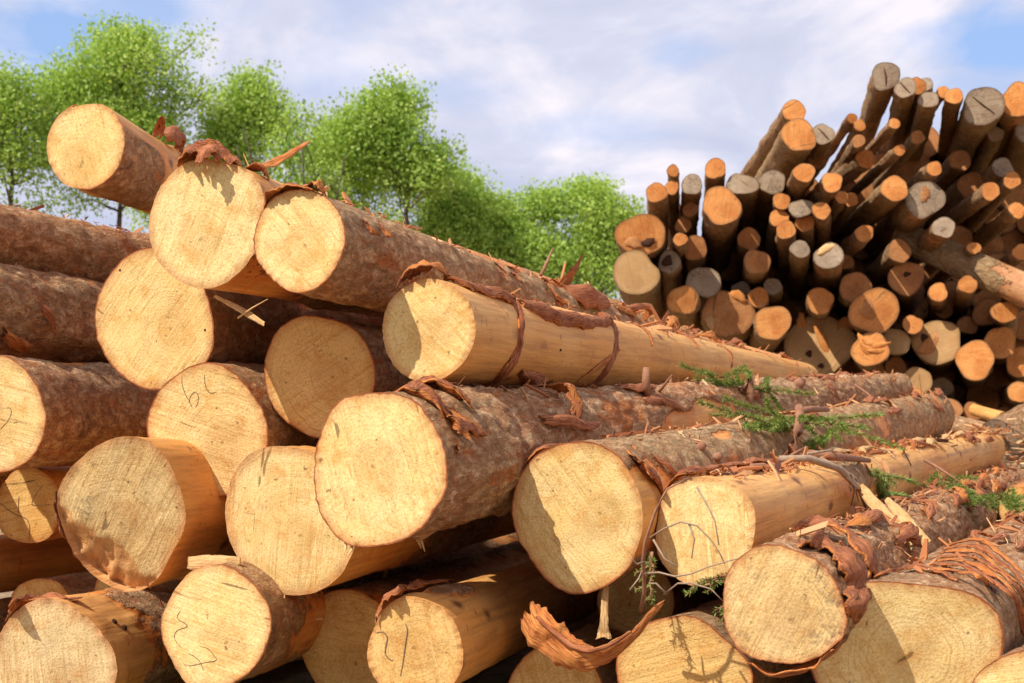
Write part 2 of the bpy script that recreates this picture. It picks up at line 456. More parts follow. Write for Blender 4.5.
# ------------------------------------------------------------------ logs
class Log:
    """A log with its own frame: local z runs down the log from the near cut, local y points up."""

    def __init__(s, P0, P1, r0, r1, seed, nt=40, nz=30, bark_bias=.5, bark_fn=None, tilt=None, ratio=None,
                 lump=.03, knob=.004, flare=.06, facemat=None, sidemat=None, label='', name='spruce_log', group='', cat='log',
                 barkthick=.007, squash=(1, 1, 0), face_rings=18, dish=.0, peel_front=0.0, notch=None):
        s.P0, s.P1 = Vector(P0), Vector(P1)
        a = (s.P1 - s.P0)
        s.len = a.length
        a.normalize()
        x = a.cross(Vector((0, 0, 1)))
        x.normalize()
        y = x.cross(a)
        s.M = Matrix(((x.x, y.x, -a.x * -1, s.P0.x), (x.y, y.y, a.y, s.P0.y), (x.z, y.z, a.z, s.P0.z), (0, 0, 0, 1)))
        # right-handed: x, y, z=a  requires x × y = a
        if x.cross(y).dot(a) < 0:
            x = -x
            s.M = Matrix(((x.x, y.x, a.x, s.P0.x), (x.y, y.y, a.y, s.P0.y), (x.z, y.z, a.z, s.P0.z), (0, 0, 0, 1)))
        s.r0, s.r1, s.seed, s.lump, s.knob, s.flare = r0, r1, seed, lump, knob, flare
        rs = random.Random(seed)
        s.ph = [rs.uniform(0, 6.28) for _ in range(5)]
        s.am = [lump * .8, lump * .7, lump * .45, lump * .3, lump * .2]
        s.bias, s.bfn, s.thick, s.squash = bark_bias, bark_fn, barkthick, squash
        s.peel_front = peel_front
        if tilt is None:
            tilt = (rs.uniform(-.06, .06), rs.uniform(-.08, .05))
            if ratio is not None:                               # how wide the cut shows
                d = s.P0.normalized()
                cp = abs(a.dot(d)) / max(1e-6, math.hypot(a.dot(d), x.dot(d)))
                e = d.cross(Vector((0, 0, 1))).normalized()
                ex, ea = x.dot(e), a.dot(e)
                sgn = 1 if ex > 0 else -1
                t = (ratio * sgn - ex) / (ea if abs(ea) > .05 else .05)
                tilt = (max(-.45, min(.45, t)), tilt[1])
        s.tilt, s.dish, s.notch = tilt, dish, notch
        s.root = tag(empty(name, s.M), label, cat, group)
        s.build(nt, nz, facemat, sidemat, face_rings)

    def R(s, th, z):
        """Radius of the wood and the bark mask."""
        th, z = np.broadcast_arrays(np.asarray(th, float), np.asarray(z, float))
        t = np.clip(z / s.len, 0, 1)
        r = s.r0 + (s.r1 - s.r0) * t
        r = r * (1 + s.flare * np.exp(-z / .35))
        h = 1.0
        for k in range(5):
            h = h + s.am[k] * np.cos((k + 2) * th + s.ph[k] + z * .25 * (k % 2))
        sx, sy, sa = s.squash
        c, n_ = np.cos(th - sa), np.sin(th - sa)
        h = h * (sx * sy) / np.sqrt((sy * c) ** 2 + (sx * n_) ** 2)
        r = r * h / (1 + s.flare)
        p = np.stack([np.cos(th) * r, np.sin(th) * r, z], -1) + s.seed * 3.7
        m = s.bias + .55 * fbm(p * np.array([3.2, 3.2, 1.5]), 3)
        if s.peel_front:
            m = m - 1.2 * np.exp(-(np.maximum(z - s.peel_front, 0) / .05) ** 2) * (.6 + perlin(p * 3))
        if s.bfn is not None:
            m = s.bfn(th, z, m, p)
        m = np.clip(m, 0, 1)
        b = sstep(.4, .6, m)
        rough = fbm(p * 11, 3) * s.knob * 1.3 * (.35 + b) + b * (np.abs(fbm(p * np.array([30, 30, 18]), 2)) - .2) * s.knob * 1.1 + np.maximum(0, fbm(p * 5 + 9, 2) - .45) * s.knob * 6
        return r + rough * (1 - .65 * np.exp(-z / .12)) + b * s.thick, m

    def pt(s, th, z, h=0.0):
        """World point on the side (theta from +x, counter-clockwise seen from behind; up = pi/2)."""
        r, _ = s.R(th, z)
        r = float(r) + h
        return s.M @ Vector((r * math.cos(th), r * math.sin(th), z))

    def lp(s, th, z, h=0.0):
        r = float(s.R(th, z)[0]) + h
        return Vector((r * math.cos(th), r * math.sin(th), z + s.zc(r * math.cos(th), r * math.sin(th)) * math.exp(-z / .5)))

    def zc(s, x, y):
        return s.tilt[0] * x + s.tilt[1] * y

    def build(s, nt, nz, fm, sm, rings):
        th = np.linspace(0, 2 * np.pi, nt, endpoint=False)
        t = np.linspace(0, 1, nz) ** 1.45
        z = t * s.len
        TH, Z = np.meshgrid(th, z)
        r, m = s.R(TH, Z)
        if nz > 40:                                            # the sawn lip is a little frayed
            fr = fbm(np.stack([np.cos(th) * 9, np.sin(th) * 9, th * 0 + s.seed], -1), 2)
            Z = Z + np.exp(-Z / .02) * fr[None] * .006
        X, Y = r * np.cos(TH), r * np.sin(TH)
        k = np.exp(-Z / .5)
        Z = Z + s.zc(X, Y) * k
        v = np.stack([X, Y, Z], -1).reshape(-1, 3)
        q = quads_grid(nz, nt)
        if s.M.to_3x3().determinant() < 0:
            q = q[:, ::-1]
        s.trunk = mesh_obj('trunk', v, q, sm or SIDE, s.root, {'bark': ('POINT', m)})
        # near cut
        fr_ = np.concatenate([np.linspace(0.0, .9, rings - 3)[1:], [.95, .985, 1.0]])
        rr, mm = s.R(th, np.zeros_like(th))
        edge = Z[0] - s.zc(X[0], Y[0])
        c0 = float(fbm(np.array([[0, 0, s.seed * 1.3]]), 3)[0]) * .004
        fv = [(0, 0, c0 - s.dish)]
        rad = [0.0]
        rim = [0.0]
        tn = [0.0]
        for f in fr_:
            x, y = rr * f * np.cos(th), rr * f * np.sin(th)
            w = fbm(np.stack([x * 9, y * 9, x * 0 + s.seed * 1.3], -1), 3) * .004 * (1 - f ** 8)
            zz = s.zc(x, y) + w + edge * f ** 12 - s.dish * (1 - f * f)
            if s.notch:
                na, nd, ndep = s.notch
                q_ = (x * math.cos(R(na)) + y * math.sin(R(na))) / s.r0 - nd + .16 * fbm(np.stack([x * 14, y * 14, x * 0], -1), 3)
                tn += list(sstep(.0, .08, q_))
                zz = zz + np.maximum(0, q_) * ndep * (1 + .5 * fbm(np.stack([x * 30, y * 30, x * 0], -1), 2)) * (f < .99)
            else:
                tn += [0.0] * nt
            for j in range(nt):
                fv.append((x[j], y[j], zz[j]))
            rad += [f] * nt
            rim += list(sstep(.4, .6, mm))
        ff = [(0, 1 + (j + 1) % nt, 1 + j) for j in range(nt)]
        ff += [tuple(int(i) for i in x) for x in quads_grid(len(fr_), nt, base=1)]
        s.face = mesh_obj('cut_face', fv, ff, fm or FACE, s.root, {'rad': ('POINT', rad), 'rim': ('POINT', rim), 'torn': ('POINT', tn)})
        # far cut
        x, y = X[-1], Y[-1]
        bv = [(0, 0, s.len)]
        brad = [0.0]
        for f in (.6, 1.0):
            for j in range(nt):
                bv.append((x[j] * f, y[j] * f, Z[-1][j]))
            brad += [f] * nt
        bf = [(0, 1 + j, 1 + (j + 1) % nt) for j in range(nt)] + [tuple(int(i) for i in q_) for q_ in quads_grid(2, nt, base=1)]
        mesh_obj('cut_face', bv, bf, fm or FACE, s.root, {'rad': ('POINT', brad), 'rim': ('POINT', np.ones(len(brad)))})


def ribbon(name, pts, widths, wdir, normal, parent=None, thick=.005, curl=.0, nw=7, mats=None, jag=.0, seed=0):
    """A strip of bark: a curved sheet with thickness; outside is material 0, inside material 1."""
    rs = np.random.default_rng(seed)
    pts = [Vector(p) for p in pts]
    # smooth the path
    P = []
    m = len(pts)
    sub = 7
    thick *= .6
    for i in range(m - 1):
        p0, p1, p2, p3 = pts[max(i - 1, 0)], pts[i], pts[i + 1], pts[min(i + 2, m - 1)]
        for k in range(sub):
            t = k / sub
            P.append(.5 * ((2 * p1) + (p2 - p0) * t + (2 * p0 - 5 * p1 + 4 * p2 - p3) * t * t + (3 * p1 - p0 - 3 * p2 + p3) * t ** 3))
    P.append(pts[-1])
    n = len(P)
    frayk = 0 if jag < .05 else 1
    W = np.interp(np.linspace(0, 1, n), np.linspace(0, 1, len(widths)), widths)
    wk = jag * 2.2
    e0 = fbm(np.stack([np.linspace(0, n * .35, n), np.zeros(n), np.full(n, seed * 1.7)], -1), 3) * wk + rs.normal(size=n) * jag * .5
    e1 = fbm(np.stack([np.linspace(0, n * .35, n), np.full(n, 9.3), np.full(n, seed * 1.7)], -1), 3) * wk + rs.normal(size=n) * jag * .5
    lump_ = fbm(np.stack([np.linspace(0, n * .2, n)[:, None] * np.ones(nw), np.linspace(0, 1.6, nw)[None] * np.ones((n, 1)), np.full((n, nw), seed * 2.1)], -1), 3)
    fray = rs.normal(size=(2, nw))
    top, bot = [], []
    fu, fl = [], []
    acc = 0.0
    for i, p in enumerate(P):
        acc += (p - P[i - 1]).length if i else 0
        tf = i / (n - 1) * (m - 1)
        k0 = min(int(tf), m - 1)
        k1 = min(k0 + 1, m - 1)
        wd = (wdir[k0] if isinstance(wdir, list) else wdir)
        nd = (normal[k0] if isinstance(normal, list) else normal)
        if isinstance(wdir, list):
            wd = wd.lerp(wdir[k1], tf - k0)
        if isinstance(normal, list):
            nd = nd.lerp(normal[k1], tf - k0)
        wd, nd = Vector(wd).normalized(), Vector(nd).normalized()
        for j in range(nw):
            q = j / (nw - 1) * 2 - 1
            ww = W[i] * .5 * (1 + (e0[i] if q < 0 else e1[i]) * abs(q))
            a = q * curl
            sx = math.sin(a) / curl if curl else q
            sh = (1 - math.cos(a)) / curl if curl else 0
            tang = (P[min(i + 1, n - 1)] - P[max(i - 1, 0)]).normalized()
            fy = (fray[0, j] * max(0, 1 - i / 2) + fray[1, j] * max(0, 1 - (n - 1 - i) / 2)) * jag * W.max() * .9 * frayk
            c = p + wd * (sx * ww) - nd * (sh * ww) + nd * float(lump_[i, j] * W[i] * .22) + tang * float(fy)
            fu.append(q * ww + seed * .7)
            fl.append(acc)
            top.append(tuple(c + nd * thick * .5))
            bot.append(tuple(c - nd * thick * .5))
    V = top + bot
    N = n * nw
    f, mi = [], []
    for i in range(n - 1):
        for j in range(nw - 1):
            a = i * nw + j
            f.append((a, a + 1, a + nw + 1, a + nw)); mi.append(0)
            f.append((N + a, N + a + nw, N + a + nw + 1, N + a + 1)); mi.append(1)
        for a, b in ((i * nw, (i + 1) * nw), ((i + 1) * nw + nw - 1, i * nw + nw - 1)):
            f.append((a, b, N + b, N + a)); mi.append(1)
    f.append(tuple(range(nw)) + tuple(N + j for j in reversed(range(nw)))); mi.append(1)
    e = (n - 1) * nw
    f.append(tuple(e + j for j in reversed(range(nw))) + tuple(N + e + j for j in range(nw))); mi.append(1)
    return mesh_obj(name, V, f, None, parent, {'fu': ('POINT', fu + fu), 'fl': ('POINT', fl + fl)}, mats=mats or [BARK_OUT, BARK_IN], mat_idx=mi)


def log_strip(L, path, widths, across='z', thick=.006, curl=.3, jag=.12, seed=0, mats=None, name='bark_strip', nw=7, px=False):
    """Strip of bark on log L: path of (theta deg, z, height)."""
    P, N, W = [], [], []
    for th, z, h in path:
        a = R(th if px else 180 - th)
        P.append(L.lp(a, z, h))
        nd = Vector((math.cos(a), math.sin(a), 0))
        N.append(nd)
        W.append(Vector((0, 0, 1)) if across == 'z' else Vector((-math.sin(a), math.cos(a), 0)))
    return ribbon(name, P, widths, W, N, L.root, thick, curl, nw, mats, jag, seed)


def litter(L, n, z0, z1, seed, spread=45, size=(.012, .05), name='bark_litter', mean=90):
    """Loose chips of bark and splinters lying along the top of a log: one uncountable part."""
    rs = np.random.default_rng(seed)
    V, Fc, S = [], [], []
    for i in range(n):
        th = R(180 - mean + rs.normal() * spread * .6)
        z = rs.uniform(z0, z1)
        c = L.lp(th, z, rs.uniform(.000, .012))
        nd = Vector((math.cos(th), math.sin(th), 0))
        d = (Vector((-math.sin(th), math.cos(th), 0)) * rs.normal() + Vector((0, 0, 1)) * rs.normal() * 1.8 + nd * rs.normal() * .55).normalized()
        w = d.cross(nd + Vector(rs.normal(size=3)) * .5).normalized()
        up = w.cross(d)
        ln = rs.uniform(*size) * (1 + 1.2 * (rs.random() < .12))
        wd = ln * rs.uniform(.06, .3)
        if i % 6 == 0:
            ln, wd = ln * 2.6, wd * .45
        b = len(V)
        bend = rs.uniform(-.3, .5)
        for (s_, t_, h_) in ((-.5, -.3, 0), (-.5, .35, 0), (0, .5, bend), (.5, .25, 0), (.5, -.15, 0), (0, -.5, bend)):
            V.append(tuple(c + d * ln * s_ + w * wd * t_ + up * (h_ * wd)))
        e = up * max(.0015, ln * .06)
        for k in range(6):
            V.append(tuple(Vector(V[b + k]) + e))
        sh = float(np.clip(rs.normal(.5, .24), 0, 1))
        fs = [(b + 5, b + 4, b + 3, b + 2), (b + 2, b + 1, b, b + 5), (b + 8, b + 9, b + 10, b + 11), (b + 11, b + 6, b + 7, b + 8)]
        fs += [(b + k, b + (k + 1) % 6, b + 6 + (k + 1) % 6, b + 6 + k) for k in range(6)]
        Fc += fs
        S += [sh] * len(fs)
    o = mesh_obj(name, V, Fc, FLAKE, L.root, {'shade': ('FACE', S)}, smooth=False)
    o['kind'] = 'stuff'
    return o


PI = math.pi
G1 = 'big sawn logs of the near pile'


def bark_rule(front=0.0, patches=(), base=None, tear=.1):
    """front: peeled for this many metres from the cut; patches: (theta, z, dtheta, dz, +/-amount)."""
    def fn(th, z, m, p):
        if base is not None:
            m = m - .5 + base
        if front:
            j = front + tear * fbm(np.stack([np.cos(th) * 2.2, np.sin(th) * 2.2, th * 0 + p[..., 2] * 0 + 3.3 + p[..., 0].flat[0] * 0], -1), 3)
            m = m - 1.3 * (1 - sstep(j - .03, j + .03, z))
        for a, zz, da, dz, amt in patches:
            d = np.abs((th - R(180 - a) + PI) % (2 * PI) - PI) / R(da)
            w = np.exp(-(d ** 4) - (np.abs(z - zz) / dz) ** 4)
            m = m + amt * w
        return m
    return fn


# position of the near cut, of the far cut, the two radii
LOGS = {
'F0':((-1.326,4.962,0.837),(-1.137,10.000,0.95),0.136,0.113),
'F1':((-0.869,4.546,0.548),(0.800,10.000,0.500),0.188,0.156),
'F2':((-0.585,4.396,0.481),(1.456,10.001,0.231),0.139,0.138),
'F3':((-1.118,4.998,0.297),(0.508,10.081,0.367),0.212,0.158),
'F4':((-0.931,4.902,-0.049),(0.714,9.918,0.130),0.195,0.149),
'F5':((-0.589,4.881,0.119),(1.113,10.000,0.187),0.180,0.141),
'F6':((-0.236,4.500,0.239),(1.812,10.000,0.213),0.146,0.116),
'F7':((-0.349,4.139,-0.140),(2.399,9.996,0.150),0.199,0.106),
'F8':((0.182,4.418,-0.279),(2.651,10.053,0.000),0.203,0.132),
'F9':((0.524,4.373,-0.314),(3.125,10.575,-0.244),0.153,0.139),
'F10':((0.644,3.821,-0.456),(3.251,10.445,-0.458),0.141,0.131),
'F11':((0.963,3.919,-0.581),(3.539,9.308,-0.495),0.194,0.160),
'F12':((0.461,4.309,-0.719),(2.487,10.000,-0.900),0.175,0.156),
'F13':((-0.256,4.217,-0.620),(1.113,10.000,-0.756),0.139,0.150),
'F14':((-0.506,5.0,-0.719),(0.800,10.000,-0.719),0.174,0.141),
'F15':((-0.646,4.654,-0.305),(0.925,10.000,-0.312),0.224,0.172),
'F16':((-0.850,4.562,-0.605),(0.300,10.000,-0.812),0.174,0.150),
'F17':((-1.390,4.814,-0.761),(-0.200,10.000,-0.866),0.196,0.172),
'F18':((-1.142,4.684,-0.287),(0.050,10.000,-0.344),0.213,0.156),
'F19':((-1.648,5.447,-0.310),(-0.700,10.000,-0.344),0.129,0.125),
'F20':((-2.005,5.419,-0.530),(-1.013,10.000,-0.676),0.112,0.131),
'F21':((-1.646,5.063,0.000),(-0.700,10.000,0.062),0.179,0.156),
'F22':((-1.868,5.093,0.352),(-0.510,9.960,0.342),0.164,0.140),
'F34':((-1.98,5.2,-.80),(-1.0,10.0,-.85),.14,.13),
'F33':((-2.06,4.9,-.17),(-1.05,10.0,-.2),.16,.14),
'F32':((-1.78,5.7,.19),(-.6,10.0,.2),.10,.10),
'F23':((-1.931,5.310,0.617),(-0.700,10.001,0.656),0.133,0.141),
'F24':((1.228,3.794,-0.704),(4.487,10.000,-0.869),0.140,0.172),
'F25':((2.40,7.55,-0.440),(3.593,10.033,-0.320),0.104,0.100),
'F30':((-1.62,5.5,-.66),(-.6,10.0,-.75),.10,.10),
'F31':((-1.30,5.35,-.60),(-.3,10.0,-.66),.10,.10),
'F28':((0.396,5.143,-0.591),(1.804,9.992,-0.716),0.124,0.141),
'F29':((0.129,4.630,-0.810),(1.658,10.035,-0.916),0.142,0.141),
}
# label, bark cover (0 peeled .. 1 covered), width/height of the cut as seen, extra arguments
SPEC = {
'F0': ('half peeled log jutting out highest of all at the top left corner', .35, .87, dict(bark_fn=bark_rule(base=.05, patches=[(-22, .2, 48, .30, 1.0), (-75, .4, 34, .5, .8), (110, 2.5, 60, 1.2, .6)]))),
'F1': ('widest pale log near the top, a torn bark scrap hanging over its cut', .25, .88, dict(bark_fn=bark_rule(base=.1, patches=[(-40, 1.2, 70, 1.2, .9), (60, 3, 60, 1.5, .5)]), lump=.03)),
'F2': ('bark covered log right of the widest top log, its long back sloping to the right', .72, .86, dict(bark_fn=bark_rule(base=.78, patches=[(84, 1.5, 30, 1.05, -1.0), (84, 3.6, 26, 1.2, -.6)]))),
'F3': ('pale log with a thin red bark rim, directly under the widest top log', .8, .85, dict()),
'F4': ('log with a pencilled 57 scribbled on its cut', .85, .92, dict(lump=.035)),
'F5': ('wholly shaded round log between the pencilled 57 log and the smooth peeled log', .95, .93, dict(facemat=FACE_WARM)),
'F6': ('smooth peeled log held by two loops of torn bark, its cut half in shadow', .0, .92, dict(bark_fn=bark_rule(base=.33, patches=[(20, 3.3, 60, .7, .25), (20, .15, 120, .3, -.3)]), lump=.012, flare=.02, knob=.0015)),
'F7': ('thick rough barked log under the smooth peeled log, its cut crossed by a saw step', .9, .86, dict(lump=.04, knob=.008, bark_fn=bark_rule(base=.88, patches=[(35, .18, 22, .06, -.9), (-5, 1.9, 40, .35, -.9), (10, 2.45, 35, .3, -.8)]))),
'F8': ('round log at the middle of the bottom rows, a slanting shadow on its left edge', .85, .90, dict(bark_fn=bark_rule(base=.85, patches=[(30, .05, 60, .22, -.8), (-10, .05, 50, .4, -.7), (60, 1.1, 10, .12, -.9), (20, 3.9, 30, .5, -.6)]))),
'F9': ('peeled log with thin dry twigs drooping across its cut', .1, .93, dict(bark_fn=bark_rule(base=.52, patches=[(40, .3, 90, .45, -.35), (60, 1.55, 60, .25, .8), (80, 3.0, 90, .9, -.7), (60, 5.2, 90, 1.0, -.9)]), lump=.05)),
'F10': ('speckled log with a loose sheet of bark wrapped round behind its cut', .9, 1.0, dict(facemat=FACE_DIRTY, lump=.05, knob=.009, bark_fn=bark_rule(base=.85, patches=[(150, .1, 60, .15, -.8), (60, 3.5, 40, .5, -.6)]))),
'F11': ('big oval log in the lower right corner with stringy bark hanging beside its cut', .95, 1.12, dict(lump=.05, squash=(1.12, .92, R(-12)), bark_fn=bark_rule(base=.9))),
'F12': ('bottom log under the dry twigs, only the upper half of its cut in view', .8, 1.0, dict(facemat=FACE_WARM, lump=.06)),
'F13': ('peeled log with a pencilled 21 on its cut at the bottom edge', .1, .95, dict(bark_fn=bark_rule(base=.32, patches=[(90, .32, 30, .2, .5), (-20, 1.6, 90, .9, .4)]), lump=.03, facemat=FACE_WARM)),
'F14': ('deeply shaded log tucked between the two pencil marked logs of the bottom row', .5, .9, dict(facemat=FACE_WARM)),
'F15': ('large round yellow log left of the thick rough barked log', .35, .87, dict(lump=.02, bark_fn=bark_rule(base=.28, patches=[(-60, 1.0, 50, .6, .4)]))),
'F16': ('log with a pencilled squiggle and cross on its cut in the bottom row', .7, .87, dict(lump=.05)),
'F17': ('orange peeled log with a split fibrous cut in the bottom left corner', .3, .98, dict(bark_fn=bark_rule(front=.24, base=.85, tear=.07), lump=.07, facemat=FACE_SPLIT)),
'F18': ('slant cut log with red torn wood below its half shaded face', .15, .84, dict(squash=(.88, 1.14, R(16)), lump=.05, bark_fn=bark_rule(base=.1), facemat=FACE_DIRTY, tilt=(-.05, -.25), notch=(-52, .42, .10))),
'F19': ('small shaded cracked log half hidden left of the slant cut log', .5, .9, dict(facemat=FACE_WARM)),
'F20': ('dark bare log lying in shade above the split orange log', .0, None, dict(bark_fn=bark_rule(base=.55), sidemat=SIDE)),
'F21': ('log cut off by the left edge, its pale cut and mossy red bark in view', .9, .9, dict(bark_fn=bark_rule(base=.92, patches=[(100, .1, 40, .55, -.9)]))),
'F22': ('second barked log from the top at the left edge, cut face out of view', .88, None, dict(knob=.007, bark_fn=bark_rule(base=.86, patches=[(-10, 1.0, 25, .25, -.7), (-25, .6, 20, .15, -.8)]))),
'F23': ('uppermost barked log at the left edge, running under the highest log', .95, None, dict(knob=.006)),
'F24': ('log cut off by the lower right corner below the big oval log', .9, 1.0, dict()),
'F25': ('short visible barked log wedged between the two rightmost near logs', .9, .95, dict(facemat=FACE_WARM)),
'F34': ('dim log in the corner gap at the left edge beside the split orange log', .9, .95, dict(facemat=FACE_WARM)),
'F33': ('dim log half hidden at the left edge behind the small shaded cracked log', .9, .95, dict(facemat=FACE_WARM)),  # unseen log, added so its shadow falls on the lower left logs
'F32': ('dim log in the gap under the second barked log at the left edge', .9, .95, dict(facemat=FACE_WARM)),
'F30': ('dim log low in the dark gap at the left edge above the split orange log', .8, .95, dict(facemat=FACE_WARM)),
'F31': ('dim log in the dark gap below the slant cut log', .8, .95, dict(facemat=FACE_WARM)),
'F28': ('recessed shaded log behind the upright splinter in the dark gap', .7, .95, dict(facemat=FACE_WARM)),
'F29': ('dim log under the curled orange bark sheet at the bottom', .8, .95, dict(facemat=FACE_WARM)),
}
FL = {}
for i, (k, (p0, p1, r0, r1)) in enumerate(LOGS.items()):
    lab, bb, ratio, kw = SPEC[k]
    big = k in ('F2', 'F6', 'F7', 'F8', 'F9', 'F10', 'F11', 'F0', 'F13', 'F17')
    th_ = .006 if bb > 0 else .004
    FL[k] = Log(p0, p1, r0 - th_ * .7, r1, seed=i * 1.37 + .5, nt=150 if big else 96, nz=240 if big else 110, bark_bias=bb, ratio=ratio, label=lab, group=G1, **{'lump': .03, 'barkthick': th_ + .002, **kw})
# ------------------------------------------------------------------ things on the near logs
from mathutils.bvhtree import BVHTree
_bvh = {}


def tree_of(o):
    if o.name not in _bvh:
        me = o.data
        _bvh[o.name] = BVHTree.FromPolygons([v.co.copy() for v in me.vertices], [tuple(p.vertices) for p in me.polygons])
    return _bvh[o.name]


def hit(L, u, v, obj=None):
    """Where the sight line through (u, v) meets log L, in the log's own frame."""
    inv = L.M.inverted()
    o, dd = inv @ Vector((0, 0, 0)), inv.to_3x3() @ at(u, v, 1).normalized()
    loc, nrm, idx, dist = tree_of(obj or L.trunk).ray_cast(o, dd)
    if loc is None:                                            # just past the outline: nearest point on the log
        best = None
        for q in range(1, 400):
            p = o + dd * (2 + q * .03)
            l2, n2, i2, d2 = tree_of(obj or L.trunk).find_nearest(p)
            if best is None or d2 < best[0]:
                best = (d2, l2)
        loc = best[1]
    return loc


def polar(L, u, v, h):
    p = hit(L, u, v)
    return (math.degrees(math.atan2(p.y, p.x)), max(0, p.z), h)


def strip_px(L, pts, widths, **kw):
    path = [polar(L, *p) for p in pts]
    for i in range(1, len(path)):                              # no jump across ±180
        a, b = path[i - 1][0], path[i][0]
        while b - a > 180:
            b -= 360
        while b - a < -180:
            b += 360
        path[i] = (b, path[i][1], path[i][2])
    return log_strip(L, path, widths, px=True, **kw)


def surf(u, v, lift=.0):
    """The nearest near-pile log surface seen at (u, v), lifted off it a little."""
    best = None
    dd = at(u, v, 1).normalized()
    for L in FL.values():
        inv = L.M.inverted()
        for ob in (L.trunk, L.face):
            loc, nrm, idx, dist = tree_of(ob).ray_cast(inv @ Vector((0, 0, 0)), inv.to_3x3() @ dd)
            if loc is not None and (best is None or dist < best[0]):
                n_ = (L.M.to_3x3() @ nrm).normalized()
                best = (dist, L.M @ loc + n_ * lift)
    return best[1] if best else at(u, v, 7)


def pencil(L, strokes, r=.0012):
    t = Tubes(5)
    for st in strokes:
        P = [hit(L, u, v, L.face) + Vector((0, 0, -.0004)) for u, v in st]
        Q = []
        for i in range(len(P) - 1):
            p0, p1, p2, p3 = P[max(i - 1, 0)], P[i], P[i + 1], P[min(i + 2, len(P) - 1)]
            for k_ in range(4):
                q = k_ / 4
                Q.append(.5 * ((2 * p1) + (p2 - p0) * q + (2 * p0 - 5 * p1 + 4 * p2 - p3) * q * q + (3 * p1 - p0 - 3 * p2 + p3) * q ** 3))
        Q.append(P[-1])
        t.add(Q, [r * (.6 + .4 * math.sin(3 * i_ / len(Q) + .3)) for i_ in range(len(Q))])
    t.build('pencil_mark', PENCIL, L.root)


def z1(x, y, ox, oy, k):
    return (ox + x / k, oy + y / k)


pencil(FL['F4'], [[z1(x, y, 150, 365, 8.533) for x, y in q] for q in (
    [(272, 95), (275, 170), (300, 245), (335, 310), (362, 365)],
    [(335, 320), (345, 270), (380, 232), (412, 262), (405, 330), (385, 362)],
    [(465, 80), (468, 150), (485, 210), (520, 240), (565, 228)])])
pencil(FL['F16'], [[z1(x, y, 160, 590, 7.34) for x, y in q] for q in (
    [(150, 150), (125, 205), (185, 245), (195, 270), (130, 295), (105, 340), (125, 390), (160, 425)],
    [(295, 412), (350, 430), (395, 480), (412, 515), (345, 530), (270, 545), (215, 555), (170, 540)],
    [(210, 465), (255, 490), (295, 530), (318, 590)])])
pencil(FL['F13'], [[z1(x, y, 360, 590, 7.34) for x, y in q] for q in (
    [(120, 315), (165, 308), (200, 345), (190, 410), (185, 460), (205, 500), (240, 520)],
    [(335, 250), (348, 300), (335, 380), (325, 460), (315, 530), (298, 630)])], r=.0021)
pencil(FL['F21'], [[z1(x, y, 0, 380, 11.38) for x, y in q] for q in (
    [(75, 318), (110, 320), (130, 360), (110, 430), (85, 470)], [(5, 560), (60, 500), (90, 470)], [(150, 490), (200, 480)])])
pencil(FL['F19'], [[z1(x, y, 0, 440, 4.27) for x, y in q] for q in (
    [(0, 270), (60, 315), (120, 345), (125, 425)], [(180, 195), (135, 275), (215, 275)], [(80, 240), (78, 310)])], r=.0016)

# smooth peeled log: two loops, the roll between them, the arched sheet over its cut
L = FL['F6']
for pts, w_, sd in (([(508, 299, .018), (517, 310, .012), (520, 328, .010), (517, 350, .012), (504, 370, .014), (484, 384, .02), (466, 389, .02)], [.06, .05, .045, .05, .07, .08, .06], 1),
                    ([(600, 317, .02), (613, 326, .012), (616, 345, .010), (608, 365, .012), (594, 382, .014), (575, 392, .02)], [.06, .06, .06, .055, .07, .05], 2)):
    strip_px(L, pts, w_, curl=.9, seed=sd, thick=.008)
strip_px(L, [(446, 281, .015), (462, 286, .02), (480, 292, .016), (496, 297, .022), (512, 303, .014)], [.03, .06, .05, .05, .03], across='t', curl=.9, seed=3, thick=.01)
strip_px(L, [(520, 304, .012), (540, 312, .022), (560, 319, .026), (585, 322, .026), (606, 322, .016)], [.05, .085, .09, .09, .06], across='t', curl=1.5, seed=4, thick=.012, jag=.2)
strip_px(L, [(404, 287, .02), (416, 281, .045), (432, 279, .05), (448, 281, .02)], [.05, .09, .09, .05], across='z', curl=.6, seed=5, mats=[BARK_IN, BARK_OUT], jag=.2)
strip_px(L, [(577, 380, .006), (590, 371, .009), (604, 361, .009), (619, 350, .004)], [.006, .022, .02, .004], across='t', curl=.4, seed=6, mats=[BARK_IN, BARK_IN])
strip_px(L, [(520, 372, .008), (535, 380, .012), (550, 387, .016)], [.03, .07, .05], across='t', curl=.5, seed=7)
for z_, t_ in ((1.9, 48), (2.7, 62), (3.3, 30)):
    log_strip(L, [(t_ - 30, z_, .006), (t_, z_ + .06, .008), (t_ + 30, z_ + .05, .006)], [.015, .03, .012], curl=.5, seed=int(z_ * 10))
litter(L, 60, .3, 2.2, 11, 26, (.01, .03))
litter(L, 135, 2.2, 5.6, 12, 40)

